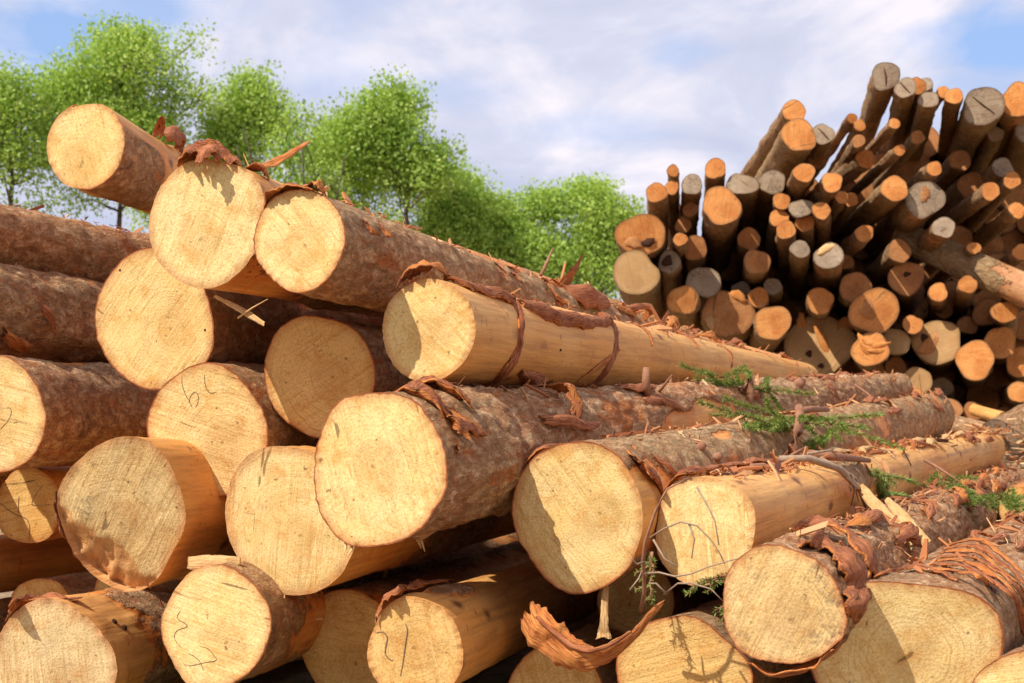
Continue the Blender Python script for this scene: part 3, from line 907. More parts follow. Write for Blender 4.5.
# highest log and the widest log: scraps of bark along their tops
L = FL['F0']
strip_px(L, [(158, 134, .01), (160, 126, .05), (161, 121, .075)], [.03, .045, .015], across='t', curl=.8, seed=21, mats=[BARK_IN, BARK_OUT])
strip_px(L, [(162, 136, .02), (168, 137, .05), (175, 142, .06), (181, 147, .02)], [.04, .1, .1, .03], across='t', curl=1.2, seed=22)
strip_px(L, [(176, 150, .01), (183, 158, .02), (180, 168, .012)], [.05, .06, .02], across='t', curl=.5, seed=24)
L.add = None
strip_px(L, [(60, 117, .003), (66, 110, .004), (74, 105, .003)], [.03, .035, .02], across='z', curl=.2, seed=25)
L = FL['F1']
strip_px(L, [(180, 166, .01), (190, 160, .03), (202, 157, .035), (216, 156, .035), (230, 158, .02), (238, 162, .006)], [.04, .10, .12, .10, .08, .03], across='z', curl=.9, seed=26, jag=.25, thick=.008)
strip_px(L, [(192, 158, .03), (200, 152, .05), (212, 151, .05), (228, 154, .03), (240, 160, .01)], [.03, .06, .07, .05, .02], across='t', curl=1.8, seed=27, thick=.008, jag=.2)
for P, W_ in (([L.lp(R(96), .0, .03), L.lp(R(97), -.045, .02), L.lp(R(98), -.075, -.005), L.lp(R(97), -.08, -.03)], [.05, .06, .04, .01]), ([L.lp(R(91), .0, .025), L.lp(R(90), -.03, .012), L.lp(R(88), -.05, -.02)], [.03, .03, .01])):
    ribbon('bark_shred', P, W_, Vector((1, 0, .1)), Vector((0, 1, -.6)), L.root, .006, .6, 5, None, .2, 9)
strip_px(L, [(256, 170, .015), (270, 166, .05), (284, 158, .10), (297, 148, .15)], [.015, .03, .022, .006], across='t', curl=.5, seed=28, mats=[BARK_IN, SPLINTER])
strip_px(L, [(246, 172, .01), (256, 174, .03), (266, 178, .01)], [.03, .06, .03], across='t', curl=.9, seed=29, mats=[BARK_IN, BARK_OUT])
litter(L, 75, .1, 1.6, 13, 34, (.015, .06))
L = FL['F2']
strip_px(L, [(262, 206, .006), (272, 198, .012), (286, 192, .014), (303, 190, .012), (318, 192, .006)], [.03, .06, .07, .06, .03], across='z', curl=.4, seed=31)
strip_px(L, [(306, 190, .01), (312, 189, .025), (320, 190, .025), (327, 193, .005)], [.03, .05, .05, .02], across='z', curl=.8, seed=32, mats=[BARK_IN, BARK_OUT])
rs = random.Random(5)
for u, v in ((494, 262), (499, 272), (507, 266), (512, 274), (548, 285), (553, 295), (556, 302), (544, 278), (380, 226), (365, 222), (560, 300)):
    strip_px(L, [(u, v, .004), (u + rs.uniform(-2, 4), v + rs.uniform(4, 8), .02), (u + rs.uniform(0, 6), v + rs.uniform(9, 14), .03)], [.02, .03, .008], across='t', curl=.5, seed=int(u), mats=[BARK_IN, BARK_OUT], jag=.2)
strip_px(L, [(563, 283, .0), (569, 281, .08), (575, 277, .14)], [.16, .10, .015], across='z', curl=.3, seed=35, thick=.012)
strip_px(L, [(556, 284, .02), (575, 297, .035), (592, 302, .05), (606, 306, .02)], [.05, .12, .12, .05], across='t', curl=.9, seed=36, mats=[BARK_OUT, BARK_IN])
for q in range(14):
    z_ = rs.uniform(2.3, 5.6)
    t_ = rs.uniform(45, 110)
    log_strip(L, [(t_, z_, .01), (t_ + rs.uniform(-12, 12), z_ + rs.uniform(.1, .25), .03 + rs.uniform(0, .05)), (t_ + rs.uniform(-20, 20), z_ + rs.uniform(.25, .5), .012)], [.02, .06, .02], across='t', curl=.8, seed=q, jag=.25, mats=[BARK_OUT, BARK_IN] if q % 3 else [BARK_IN, SPLINTER])
litter(L, 105, .2, 2.2, 14, 24, (.01, .035))
litter(L, 630, 1.9, 5.9, 15, 44, (.012, .055))

# the lower barked logs
L = FL['F7']
for pts, ww, sd in (([(396, 394, .006), (412, 397, .018), (430, 405, .022), (447, 413, .012)], [.03, .09, .10, .04], 41),
                    ([(404, 391, .01), (425, 392, .03), (446, 396, .03), (462, 402, .01)], [.05, .12, .11, .04], 42),
                    ([(430, 420, .008), (448, 424, .016), (466, 428, .012), (482, 433, .004)], [.03, .06, .05, .02], 43),
                    ([(425, 455, .004), (440, 452, .018), (455, 450, .012)], [.03, .06, .03], 44),
                    ([(540, 420, .01), (560, 424, .03), (580, 428, .03), (597, 425, .01)], [.03, .045, .035, .012], 45),
                    ([(550, 392, .02), (560, 400, .05), (568, 409, .045), (572, 420, .01)], [.04, .07, .07, .03], 46)):
    strip_px(L, pts, ww, across='t', curl=.7, seed=sd, jag=.22, thick=.009)
for q, (a, b_, c_) in enumerate((((418, 528), (426, 540), (434, 551)), ((412, 530), (424, 541), (431, 547)), ((352, 543), (356, 549), (355, 555)), ((346, 540), (350, 548), (352, 552)))):
    e = [hit(L, *a)] + [hit(L, *a) + Vector(((b2[0] - a[0]) * .0026 * (1 if L.M.col[0].x > 0 else -1), -(b2[1] - a[1]) * .0026, -.02 * k_)) for k_, b2 in ((1, b_), (2, c_))]
    Tubes(5).add(e, [.005, .004, .001]).build('splinter', SPLINTER, L.root)
p = hit(L, 648, 396)
Tubes(7).add([p, p + Vector((0, .05, -.02)), p + Vector((.0, .10, -.01))], [.018, .015, .013]).build('branch_stub', TWIG, L.root)
p = hit(L, 742, 392)
nx = Vector((p.x, p.y, 0)).normalized()
Tubes(7).add([p + nx * .0, p + nx * .05 + Vector((0, .03, 0)), p + nx * .03 + Vector((0, -.08, .02)), p + Vector((0, -.13, .02))], [.018, .02, .018, .012]).build('branch_stub', TWIG, L.root)
p = hit(L, 798, 385)
nx = Vector((p.x, p.y, 0)).normalized()
Tubes(7).add([p - nx * .01, p + nx * .03], [.03, .022]).build('branch_stub', TWIG, L.root)
for q in range(12):
    z_ = rs.uniform(1.5, 5.8)
    t_ = rs.uniform(30, 100)
    log_strip(L, [(t_, z_, .006), (t_ + rs.uniform(-14, 14), z_ + rs.uniform(.05, .2), .02), (t_ + rs.uniform(-25, 25), z_ + rs.uniform(.1, .4), .008)], [.02, .05, .015], across='t', curl=.6, seed=60 + q, jag=.25)
litter(L, 240, .4, 6.2, 16, 40)

L = FL['F8']
strip_px(L, [(516, 500, .004), (526, 470, .014), (545, 453, .018), (570, 447, .012), (590, 447, .008)], [.02, .035, .05, .04, .03], across='z', curl=.5, seed=51)
strip_px(L, [(590, 448, .01), (612, 452, .02), (635, 462, .018), (655, 478, .01), (662, 492, .006)], [.05, .09, .07, .06, .03], across='t', curl=.5, seed=52, jag=.2)
strip_px(L, [(655, 458, .006), (666, 468, .014), (680, 482, .01)], [.02, .03, .02], across='t', curl=.5, seed=53)
t = Tubes(7)
for u, v in ((716, 458), (545, 466), (700, 448), (836, 424), (860, 415)):
    p = hit(L, u, v)
    nx = Vector((p.x, p.y, 0)).normalized()
    Tubes(7).add([p - nx * .01, p + nx * .02], [.018, .012]).build('branch_stub', TWIG, L.root)
for q in range(10):
    z_ = rs.uniform(.8, 6)
    t_ = rs.uniform(35, 105)
    log_strip(L, [(t_, z_, .006), (t_ + rs.uniform(-14, 14), z_ + rs.uniform(.05, .2), .025), (t_ + rs.uniform(-25, 25), z_ + rs.uniform(.1, .4), .008)], [.02, .05, .015], across='t', curl=.6, seed=80 + q, jag=.25)
litter(L, 255, .3, 6, 17, 40)

L = FL['F9']
strip_px(L, [(660, 502, .004), (668, 488, .012), (685, 477, .02), (708, 473, .022), (735, 471, .02)], [.02, .03, .05, .06, .04], across='z', curl=.5, seed=54)
strip_px(L, [(690, 476, .012), (715, 474, .03), (740, 471, .03), (765, 468, .03), (790, 466, .012)], [.03, .05, .07, .06, .03], across='t', curl=1.0, seed=55, jag=.25)
litter(L, 240, .1, 1.6, 18, 26, (.015, .06))
litter(L, 390, 1.5, 6.6, 19, 44, (.012, .055))
for q in range(12):
    z_ = rs.uniform(1.5, 6.2)
    t_ = rs.uniform(30, 110)
    log_strip(L, [(t_, z_, .01), (t_ + rs.uniform(-14, 14), z_ + rs.uniform(.05, .2), .035), (t_ + rs.uniform(-25, 25), z_ + rs.uniform(.1, .5), .012)], [.02, .05, .015], across='t', curl=.8, seed=100 + q, jag=.25, mats=[BARK_OUT, BARK_IN] if q % 2 else [SPLINTER, SPLINTER])

L = FL['F10']
strip_px(L, [(786, 552, .010), (803, 545, .022), (822, 548, .03), (838, 562, .026), (848, 585, .022), (846, 610, .03), (838, 632, .035)], [.10, .16, .2, .2, .18, .13, .05], across='z', curl=.35, seed=56, jag=.18, thick=.012)
strip_px(L, [(796, 540, .03), (815, 536, .045), (838, 545, .05), (856, 566, .045), (862, 590, .03)], [.03, .09, .11, .12, .05], across='z', curl=.5, seed=57, jag=.2, thick=.012)
strip_px(L, [(845, 560, .04), (856, 575, .045), (862, 590, .04), (858, 604, .03)], [.02, .03, .03, .02], across='z', curl=.5, seed=58, mats=[BARK_IN, BARK_IN], jag=.3)
log_strip(L, [(-35, .02, .006), (-62, .03, .02), (-95, .02, .035), (-120, .02, .02)], [.03, .06, .05, .03], across='z', curl=.4, seed=59)
for q in range(16):
    z_ = rs.uniform(.7, 6.2)
    t_ = rs.uniform(30, 110)
    log_strip(L, [(t_, z_, .01), (t_ + rs.uniform(-14, 14), z_ + rs.uniform(.05, .2), .04), (t_ + rs.uniform(-25, 25), z_ + rs.uniform(.1, .5), .012)], [.02, .06, .015], across='t', curl=.9, seed=130 + q, jag=.25, mats=[BARK_OUT, BARK_IN] if q % 2 else [BARK_IN, SPLINTER])
litter(L, 570, .3, 6.6, 20, 44, (.012, .055))

L = FL['F11']
for q in range(7):
    o_ = q * 4
    strip_px(L, [(930 + o_ * .8, 572 - o_, .012), (952 + o_, 580 - o_, .025 + .004 * q), (975 + o_, 592 - o_ * 1.1, .03), (996 + o_, 612 - o_, .03), (1012 + o_, 640 - o_, .012)], [.012, .025, .03, .022, .01], across='z', curl=.8, seed=150 + q, jag=.3, mats=[BARK_OUT, BARK_IN] if q % 2 else [BARK_IN, BARK_OUT])
strip_px(L, [(868, 592, .004), (885, 577, .012), (910, 571, .016), (935, 573, .012), (955, 584, .006)], [.02, .035, .04, .04, .02], across='z', curl=.4, seed=160)
for q in range(9):
    z_ = rs.uniform(.4, 3.5)
    t_ = rs.uniform(50, 130)
    log_strip(L, [(t_, z_, .01), (t_ + rs.uniform(-10, 10), z_ + rs.uniform(.05, .2), .03), (t_ + rs.uniform(-20, 20), z_ + rs.uniform(.1, .4), .012)], [.015, .04, .01], across='t', curl=.9, seed=170 + q, jag=.25)
litter(L, 300, .25, 4.5, 22, 40, (.012, .06))
litter(FL['F25'], 160, .1, 3.5, 23, 44, (.012, .055))
L = FL['F13']
strip_px(L, [(374, 612, .01), (388, 602, .022), (405, 596, .03), (424, 592, .03), (450, 583, .012)], [.03, .05, .07, .06, .02], across='z', curl=.8, seed=61, jag=.3)
L = FL['F17']
strip_px(L, [(2, 606, .006), (20, 603, .014), (45, 602, .018), (70, 601, .01)], [.06, .12, .12, .05], across='z', curl=.3, seed=62, jag=.2)
t = Tubes(8)
for u, v in ((114, 622), (124, 628)):
    p = hit(L, u, v)
    nx = Vector((p.x, p.y, 0)).normalized()
    Tubes(8).add([p - nx * .02, p + nx * .006], [.013, .009]).build('knot', KNOT, L.root)
litter(L, 90, .35, 2.5, 24, 60, (.012, .045), mean=50)
litter(FL['F16'], 40, .05, 1.5, 25, 60, (.012, .04), mean=20)
L = FL['F21']
strip_px(L, [(78, 462, .006), (95, 452, .02), (112, 447, .03), (128, 443, .012)], [.02, .04, .05, .02], across='t', curl=.8, seed=63)
litter(FL['F23'], 90, .3, 3, 26, 40, (.01, .035))
litter(FL['F22'], 60, .3, 3, 27, 40, (.01, .035))
L = FL['F22']
strip_px(L, [(38, 306, .01), (44, 316, .03), (50, 328, .02)], [.03, .05, .03], across='t', curl=.8, seed=64)
strip_px(L, [(2, 332, .008), (14, 340, .03), (28, 346, .015)], [.04, .06, .03], across='t', curl=.6, seed=65, mats=[BARK_IN, BARK_OUT])
L = FL['F18']
strip_px(L, [(60, 500, .004), (66, 520, .012), (80, 545, .018), (104, 570, .016), (135, 588, .008)], [.03, .07, .10, .10, .05], across='z', curl=.3, seed=66, mats=[BARK_IN, BARK_OUT], jag=.25)
for k_, pts in (('F3', ((120, 270), (205, 330))), ('F15', ((320, 480),)), ('F6', ((560, 350),))):
    L = FL[k_]
    for u, v in pts:
        ob = L.face if k_ != 'F6' else L.trunk
        p = hit(L, u, v, ob)
        Tubes(7).add([p + Vector((0, 0, .004)), p + Vector((0, 0, -.0012))], [.005, .004]).build('knot', KNOT, L.root)


# ------------------------------------------------------------------ loose things lying on the near pile
def loose(name, label, cat, P, group=None):
    return tag(empty(name, Matrix.Translation(P)), label, cat, group)


P = at(605, 607, 4.42)
r_ = loose('splinter', 'pale upright splinter of wood standing in the dark gap below the middle log', 'splinter', P)
ribbon('blade', [at(606, 575, 4.46) - P, at(605, 600, 4.44) - P, at(604, 625, 4.42) - P, at(604, 638, 4.42) - P], [.018, .02, .026, .045], Vector((1, 0, 0)), Vector((0, -1, .1)), r_, .012, .3, 5, [SPLINTER, SPLINTER], .1, 3)
P = at(212, 566, 4.78)
r_ = loose('splinter', 'flat pale slab of splintered wood lying on the pencil marked log at the bottom left', 'splinter', P)
ribbon('slab', [at(188, 563, 4.68) - P, at(205, 563, 4.66) - P, at(222, 562, 4.64) - P, at(240, 561, 4.63) - P], [.035, .045, .04, .02], Vector((0, .3, 1)), Vector((-.2, -1, .3)), r_, .014, .1, 4, [SPLINTER, SPLINTER], .04, 4)
P = surf(880, 525, .05)
qa, qb = surf(846, 489, .05), surf(908, 556, .03)
r_ = loose('splinter', 'long pale split slab slanting down between the peeled and the speckled logs', 'splinter', P)
ribbon('slab', [qa.lerp(qb, w_) - P for w_ in (0, .33, .66, 1)], [.03, .05, .055, .02], Vector((.7, .3, .75)), Vector((-.3, -.8, .5)), r_, .010, .2, 5, [SPLINTER, SPLINTER], .07, 5)
ribbon('slab', [qa.lerp(qb, w_) - P + Vector((.03, .02, .03)) for w_ in (.35, .65, 1.04)], [.02, .045, .03], Vector((.8, .3, .6)), Vector((-.3, -.8, .5)), r_, .008, .3, 5, [SPLINTER, BARK_IN], .08, 6)
P = at(590, 650, 4.05)
r_ = loose('bark_sheet', 'curled orange sheet of bark sagging across the gap at the bottom', 'bark', P)
pts = [(526, 612, 4.2), (536, 627, 4.15), (553, 641, 4.1), (576, 657, 4.06), (603, 656, 4.04), (631, 638, 4.1), (652, 613, 4.16), (664, 602, 4.2)]
wd = [Vector(q) for q in ((-.55, .2, -.8), (-.5, .25, -.9), (-.4, .3, -1), (-.15, .3, -1), (.15, .3, -1), (.4, .3, -1), (.5, .3, -.8), (.6, .3, -.7))]
ribbon('sheet', [at(*p) - P for p in pts], [.07, .105, .11, .10, .055, .028, .022, .010], wd, Vector((-.1, -1, -.15)), r_, .005, .5, 9, [BARK_IN, BARK_OUT], .10, 7)
ribbon('edge_roll', [at(u, v - 10 + i_, y - .02) - P for i_, (u, v, y) in enumerate(pts[1:6])], [.012, .02, .024, .02, .01], wd[1:6], Vector((-.1, -1, -.5)), r_, .005, 1.6, 7, [BARK_OUT, BARK_IN], .15, 8)


P = at(240, 310, 4.6)
r_ = loose('splinter', 'pale thin splinter sticking out of the dark gap below the two topmost round cuts', 'splinter', P)
ribbon('blade', [at(214, 296, 4.75) - P, at(232, 305, 4.65) - P, at(250, 315, 4.58) - P, at(264, 324, 4.55) - P], [.008, .016, .02, .012], Vector((.3, 0, 1)), Vector((0, -1, .1)), r_, .008, .2, 4, [SPLINTER, SPLINTER], .08, 13)
Tubes(4).add([at(238, 318, 4.6) - P, at(252, 308, 4.56) - P, at(268, 299, 4.55) - P], [.004, .003, .0015]).build('sliver', SPLINTER, r_)


def wander(a, b, n, amp, rs_):
    out = []
    for i in range(n + 1):
        t_ = i / n
        p = a.lerp(b, t_)
        if 0 < i < n:
            p = p + Vector((rs_.gauss(0, amp), rs_.gauss(0, amp), rs_.gauss(0, amp)))
        out.append(p)
    return out


def needles_on(V, Fc, S, pts, rs_, dens, ln):
    for i in range(len(pts) - 1):
        a, b = pts[i], pts[i + 1]
        d = b - a
        for q in range(max(1, int(d.length * dens))):
            p = a.lerp(b, rs_.random())
            dr = Vector((rs_.gauss(0, 1), rs_.gauss(0, 1), rs_.gauss(0, 1))).normalized()
            dr = (dr - d.normalized() * dr.dot(d.normalized())).normalized() * .8 + d.normalized() * .6
            dr.normalize()
            sd = dr.cross(Vector((rs_.gauss(0, 1), rs_.gauss(0, 1), rs_.gauss(0, 1)))).normalized() * .0017
            l_ = ln * rs_.uniform(.7, 1.2)
            k_ = len(V)
            V += [tuple(p - sd), tuple(p + sd), tuple(p + dr * l_ * .6 + sd * .8), tuple(p + dr * l_), tuple(p + dr * l_ * .6 - sd * .8)]
            Fc.append((k_, k_ + 1, k_ + 2, k_ + 3, k_ + 4))
            S.append(min(1, max(0, rs_.gauss(.5, .25))))


def sprig(label, base, tip, shoots, seed, dens=1100, ln=.021, spread=.5):
    rs_ = random.Random(seed)
    r0 = loose('spruce_sprig', label, 'sprig', base, 'green spruce sprigs caught between the near logs')
    t_ = Tubes(5)
    main = wander(Vector(), tip - base, 6, (tip - base).length * .03, rs_)
    t_.add(main, [.005 - .0006 * i for i in range(7)])
    V, Fc, S = [], [], []
    needles_on(V, Fc, S, main[1:], rs_, dens, ln)
    D = (tip - base)
    for q in range(shoots):
        f = rs_.uniform(.1, .95)
        a = main[0].lerp(main[-1], f)
        dr = (D.normalized() * rs_.uniform(.3, .9) + Vector((rs_.gauss(0, spread), rs_.gauss(0, spread), rs_.gauss(-.05, spread * .35)))).normalized()
        b = a + dr * D.length * rs_.uniform(.2, .5) * (1.15 - f * .6)
        p = wander(a, b, 3, .006, rs_)
        t_.add(p, [.003, .0025, .002, .0015])
        needles_on(V, Fc, S, p, rs_, dens, ln)
    t_.build('stem', TWIG, r0)
    mesh_obj('needles', V, Fc, NEEDLE, r0, {'shade': ('FACE', S)}, smooth=False)
    return r0


sprig('green spruce sprig lying over the thick barked log beside the smooth peeled log', surf(772, 398, .03), surf(706, 384, .05), 12, 1, spread=.3)
sprig('wide green spruce sprig under the reddish upright branch stub', surf(800, 425, .04), surf(738, 433, .04), 18, 2, spread=.3)
sprig('green spruce sprig hanging down behind the reddish upright branch stub', surf(838, 420, .04), surf(806, 447, .04), 10, 3, spread=.25)
sprig('green spruce sprig caught beside the grey dry branch on the peeled log', surf(858, 468, .03), surf(884, 500, .05), 14, 4, spread=.4)
sprig('dense green spruce sprig in the hollow near the far end of the speckled log', surf(925, 468, .04), surf(968, 508, .05), 15, 5, spread=.28)
sprig('pale green spruce sprig at the right edge above the big oval log', surf(975, 500, .05), surf(1020, 515, .05), 10, 6, spread=.35)
sprig('sparse green spruce sprig hanging below the cut of the peeled log with dry twigs', at(745, 568, 4.12), at(690, 590, 4.02), 9, 7, 600, .014)
sprig('sparse green spruce sprig in the dark gap beside the dry twigs', at(652, 552, 4.3), at(650, 600, 4.2), 7, 8, 500, .014)
sprig('small green spruce sprig on the speckled cut left edge', at(735, 582, 4.02), at(722, 620, 3.98), 5, 9, 600, .013)

# dry twigs in front of the peeled log's cut
P = at(645, 600, 4.05)
r_ = loose('dry_twig', 'thin dry reddish twig rising from the gap and arching over the peeled log cut', 'twig', P)


def zz(x, y, Y):
    return at(500 + x / 3.654, 430 + y / 3.652, Y) - P


t = Tubes(5)
t.add([zz(515, 660, 4.2), zz(528, 590, 4.15), zz(522, 480, 4.1), zz(530, 410, 4.08), zz(570, 290, 4.07), zz(610, 215, 4.08), zz(690, 175, 4.1)], [.006, .0055, .005, .0045, .004, .003, .002])
t.build('stem', TWIG, r_)
t = Tubes(4)
for pts in ([(545, 395, 4.08), (600, 360, 4.04), (660, 335, 4.02), (720, 350, 4.01), (770, 400, 4.0), (800, 445, 4.0), (822, 490, 3.99)],
            [(720, 210, 4.09), (750, 260, 4.04), (785, 330, 4.02), (800, 420, 4.0)],
            [(525, 525, 4.12), (580, 520, 4.06), (640, 535, 4.04), (700, 525, 4.02), (760, 500, 4.0), (830, 480, 3.98), (905, 460, 3.97)],
            [(475, 585, 4.1), (505, 545, 4.1), (520, 510, 4.12)],
            [(530, 480, 4.1), (500, 490, 4.08), (480, 470, 4.05)],
            [(600, 600, 4.1), (650, 560, 4.04), (700, 560, 4.0), (770, 580, 3.98), (815, 625, 3.97)],
            [(560, 400, 4.06), (600, 470, 4.04), (650, 500, 4.02)],
            [(690, 340, 4.02), (710, 400, 4.01), (700, 470, 4.01)],
            [(610, 600, 4.08), (570, 560, 4.07), (545, 560, 4.08)]):
    t.add([zz(*p) for p in pts], [.003 - .0019 * i / len(pts) for i in range(len(pts))])
t.build('side_twigs', DRYTWIG, r_)
P = surf(788, 461, .02)
r_ = loose('branch_piece', 'reddish bent branch stub sticking up behind the peeled log', 'branch', P)
t = Tubes(8)
q0 = surf(788, 461, .02)
Yb = q0.y
t.add([q0 - P, at(793, 446, Yb - .03) - P, at(798, 432, Yb - .04) - P, at(800, 418, Yb) - P, at(799, 407, Yb + .05) - P], [.021, .02, .019, .018, .017])
t.add([at(800, 411, Yb + .02) - P, at(812, 409, Yb + .2) - P, at(828, 410, Yb + .4) - P], [.015, .013, .008])
t.build('branch_wood', TWIG, r_)
P = surf(788, 463, .035)
r_ = loose('branch_piece', 'long reddish branch lying along the top of the peeled log', 'branch', P)
t = Tubes(7)
t.add([surf(752, 474, .02) - P, surf(768, 467, .03) - P, surf(788, 463, .035) - P, surf(810, 463, .03) - P, surf(835, 464, .03) - P, surf(866, 465, .02) - P], [.012, .014, .016, .018, .015, .009])
t.add([surf(768, 467, .03) - P, surf(770, 462, .09) - P, surf(776, 458, .12) - P], [.008, .006, .003])
t.build('branch_wood', TWIG, r_)
P = surf(828, 478, .05)
r_ = loose('branch_piece', 'grey dry branch slanting over the top of the peeled log', 'branch', P)
t = Tubes(6)
t.add([surf(780, 468, .03) - P, surf(805, 470, .04) - P, surf(828, 478, .05) - P, surf(846, 491, .05) - P, surf(862, 512, .03) - P], [.012, .013, .012, .01, .006])
for a, b in (((815, 470), (850, 500)), ((828, 477), (842, 506)), ((840, 485), (862, 497)), ((805, 467), (840, 470))):
    t.add([surf(*a, .045) - P, surf((a[0] + b[0]) / 2 + 3, (a[1] + b[1]) / 2 - 2, .06) - P, surf(*b, .03) - P], [.005, .004, .002])
t.build('branch_wood', DRYTWIG, r_)
for lab, pts in (('thin bare twig standing up from the bark covered top log', [(541, 275, 5.9), (547, 262, 5.95), (553, 248, 6.0)]),
                 ('thin dry twig leaning on the thick barked log below the smooth peeled log', [(652, 398, 5.8), (662, 388, 5.75), (672, 375, 5.7)]),
                 ('thin curved brown twig lying between the two thick barked logs', [(668, 432, 5.6), (690, 431, 5.7), (705, 425, 5.8), (718, 418, 5.9)]),
                 ('thin dark twig crossing the thick barked log near its far end', [(855, 385, 8.4), (868, 394, 8.3), (878, 403, 8.2)]),
                 ('thin pale twig slanting across the far peeled part of the twig hung log', [(925, 460, 6.8), (942, 470, 6.7), (960, 482, 6.6)])):
    P = at(*pts[0])
    r_ = loose('dry_twig', lab, 'twig', P)
    Tubes(5).add([at(*p) - P for p in pts], [.008, .006, .003][:len(pts)] + [.003] * max(0, len(pts) - 3)).build('stem', TWIG, r_)


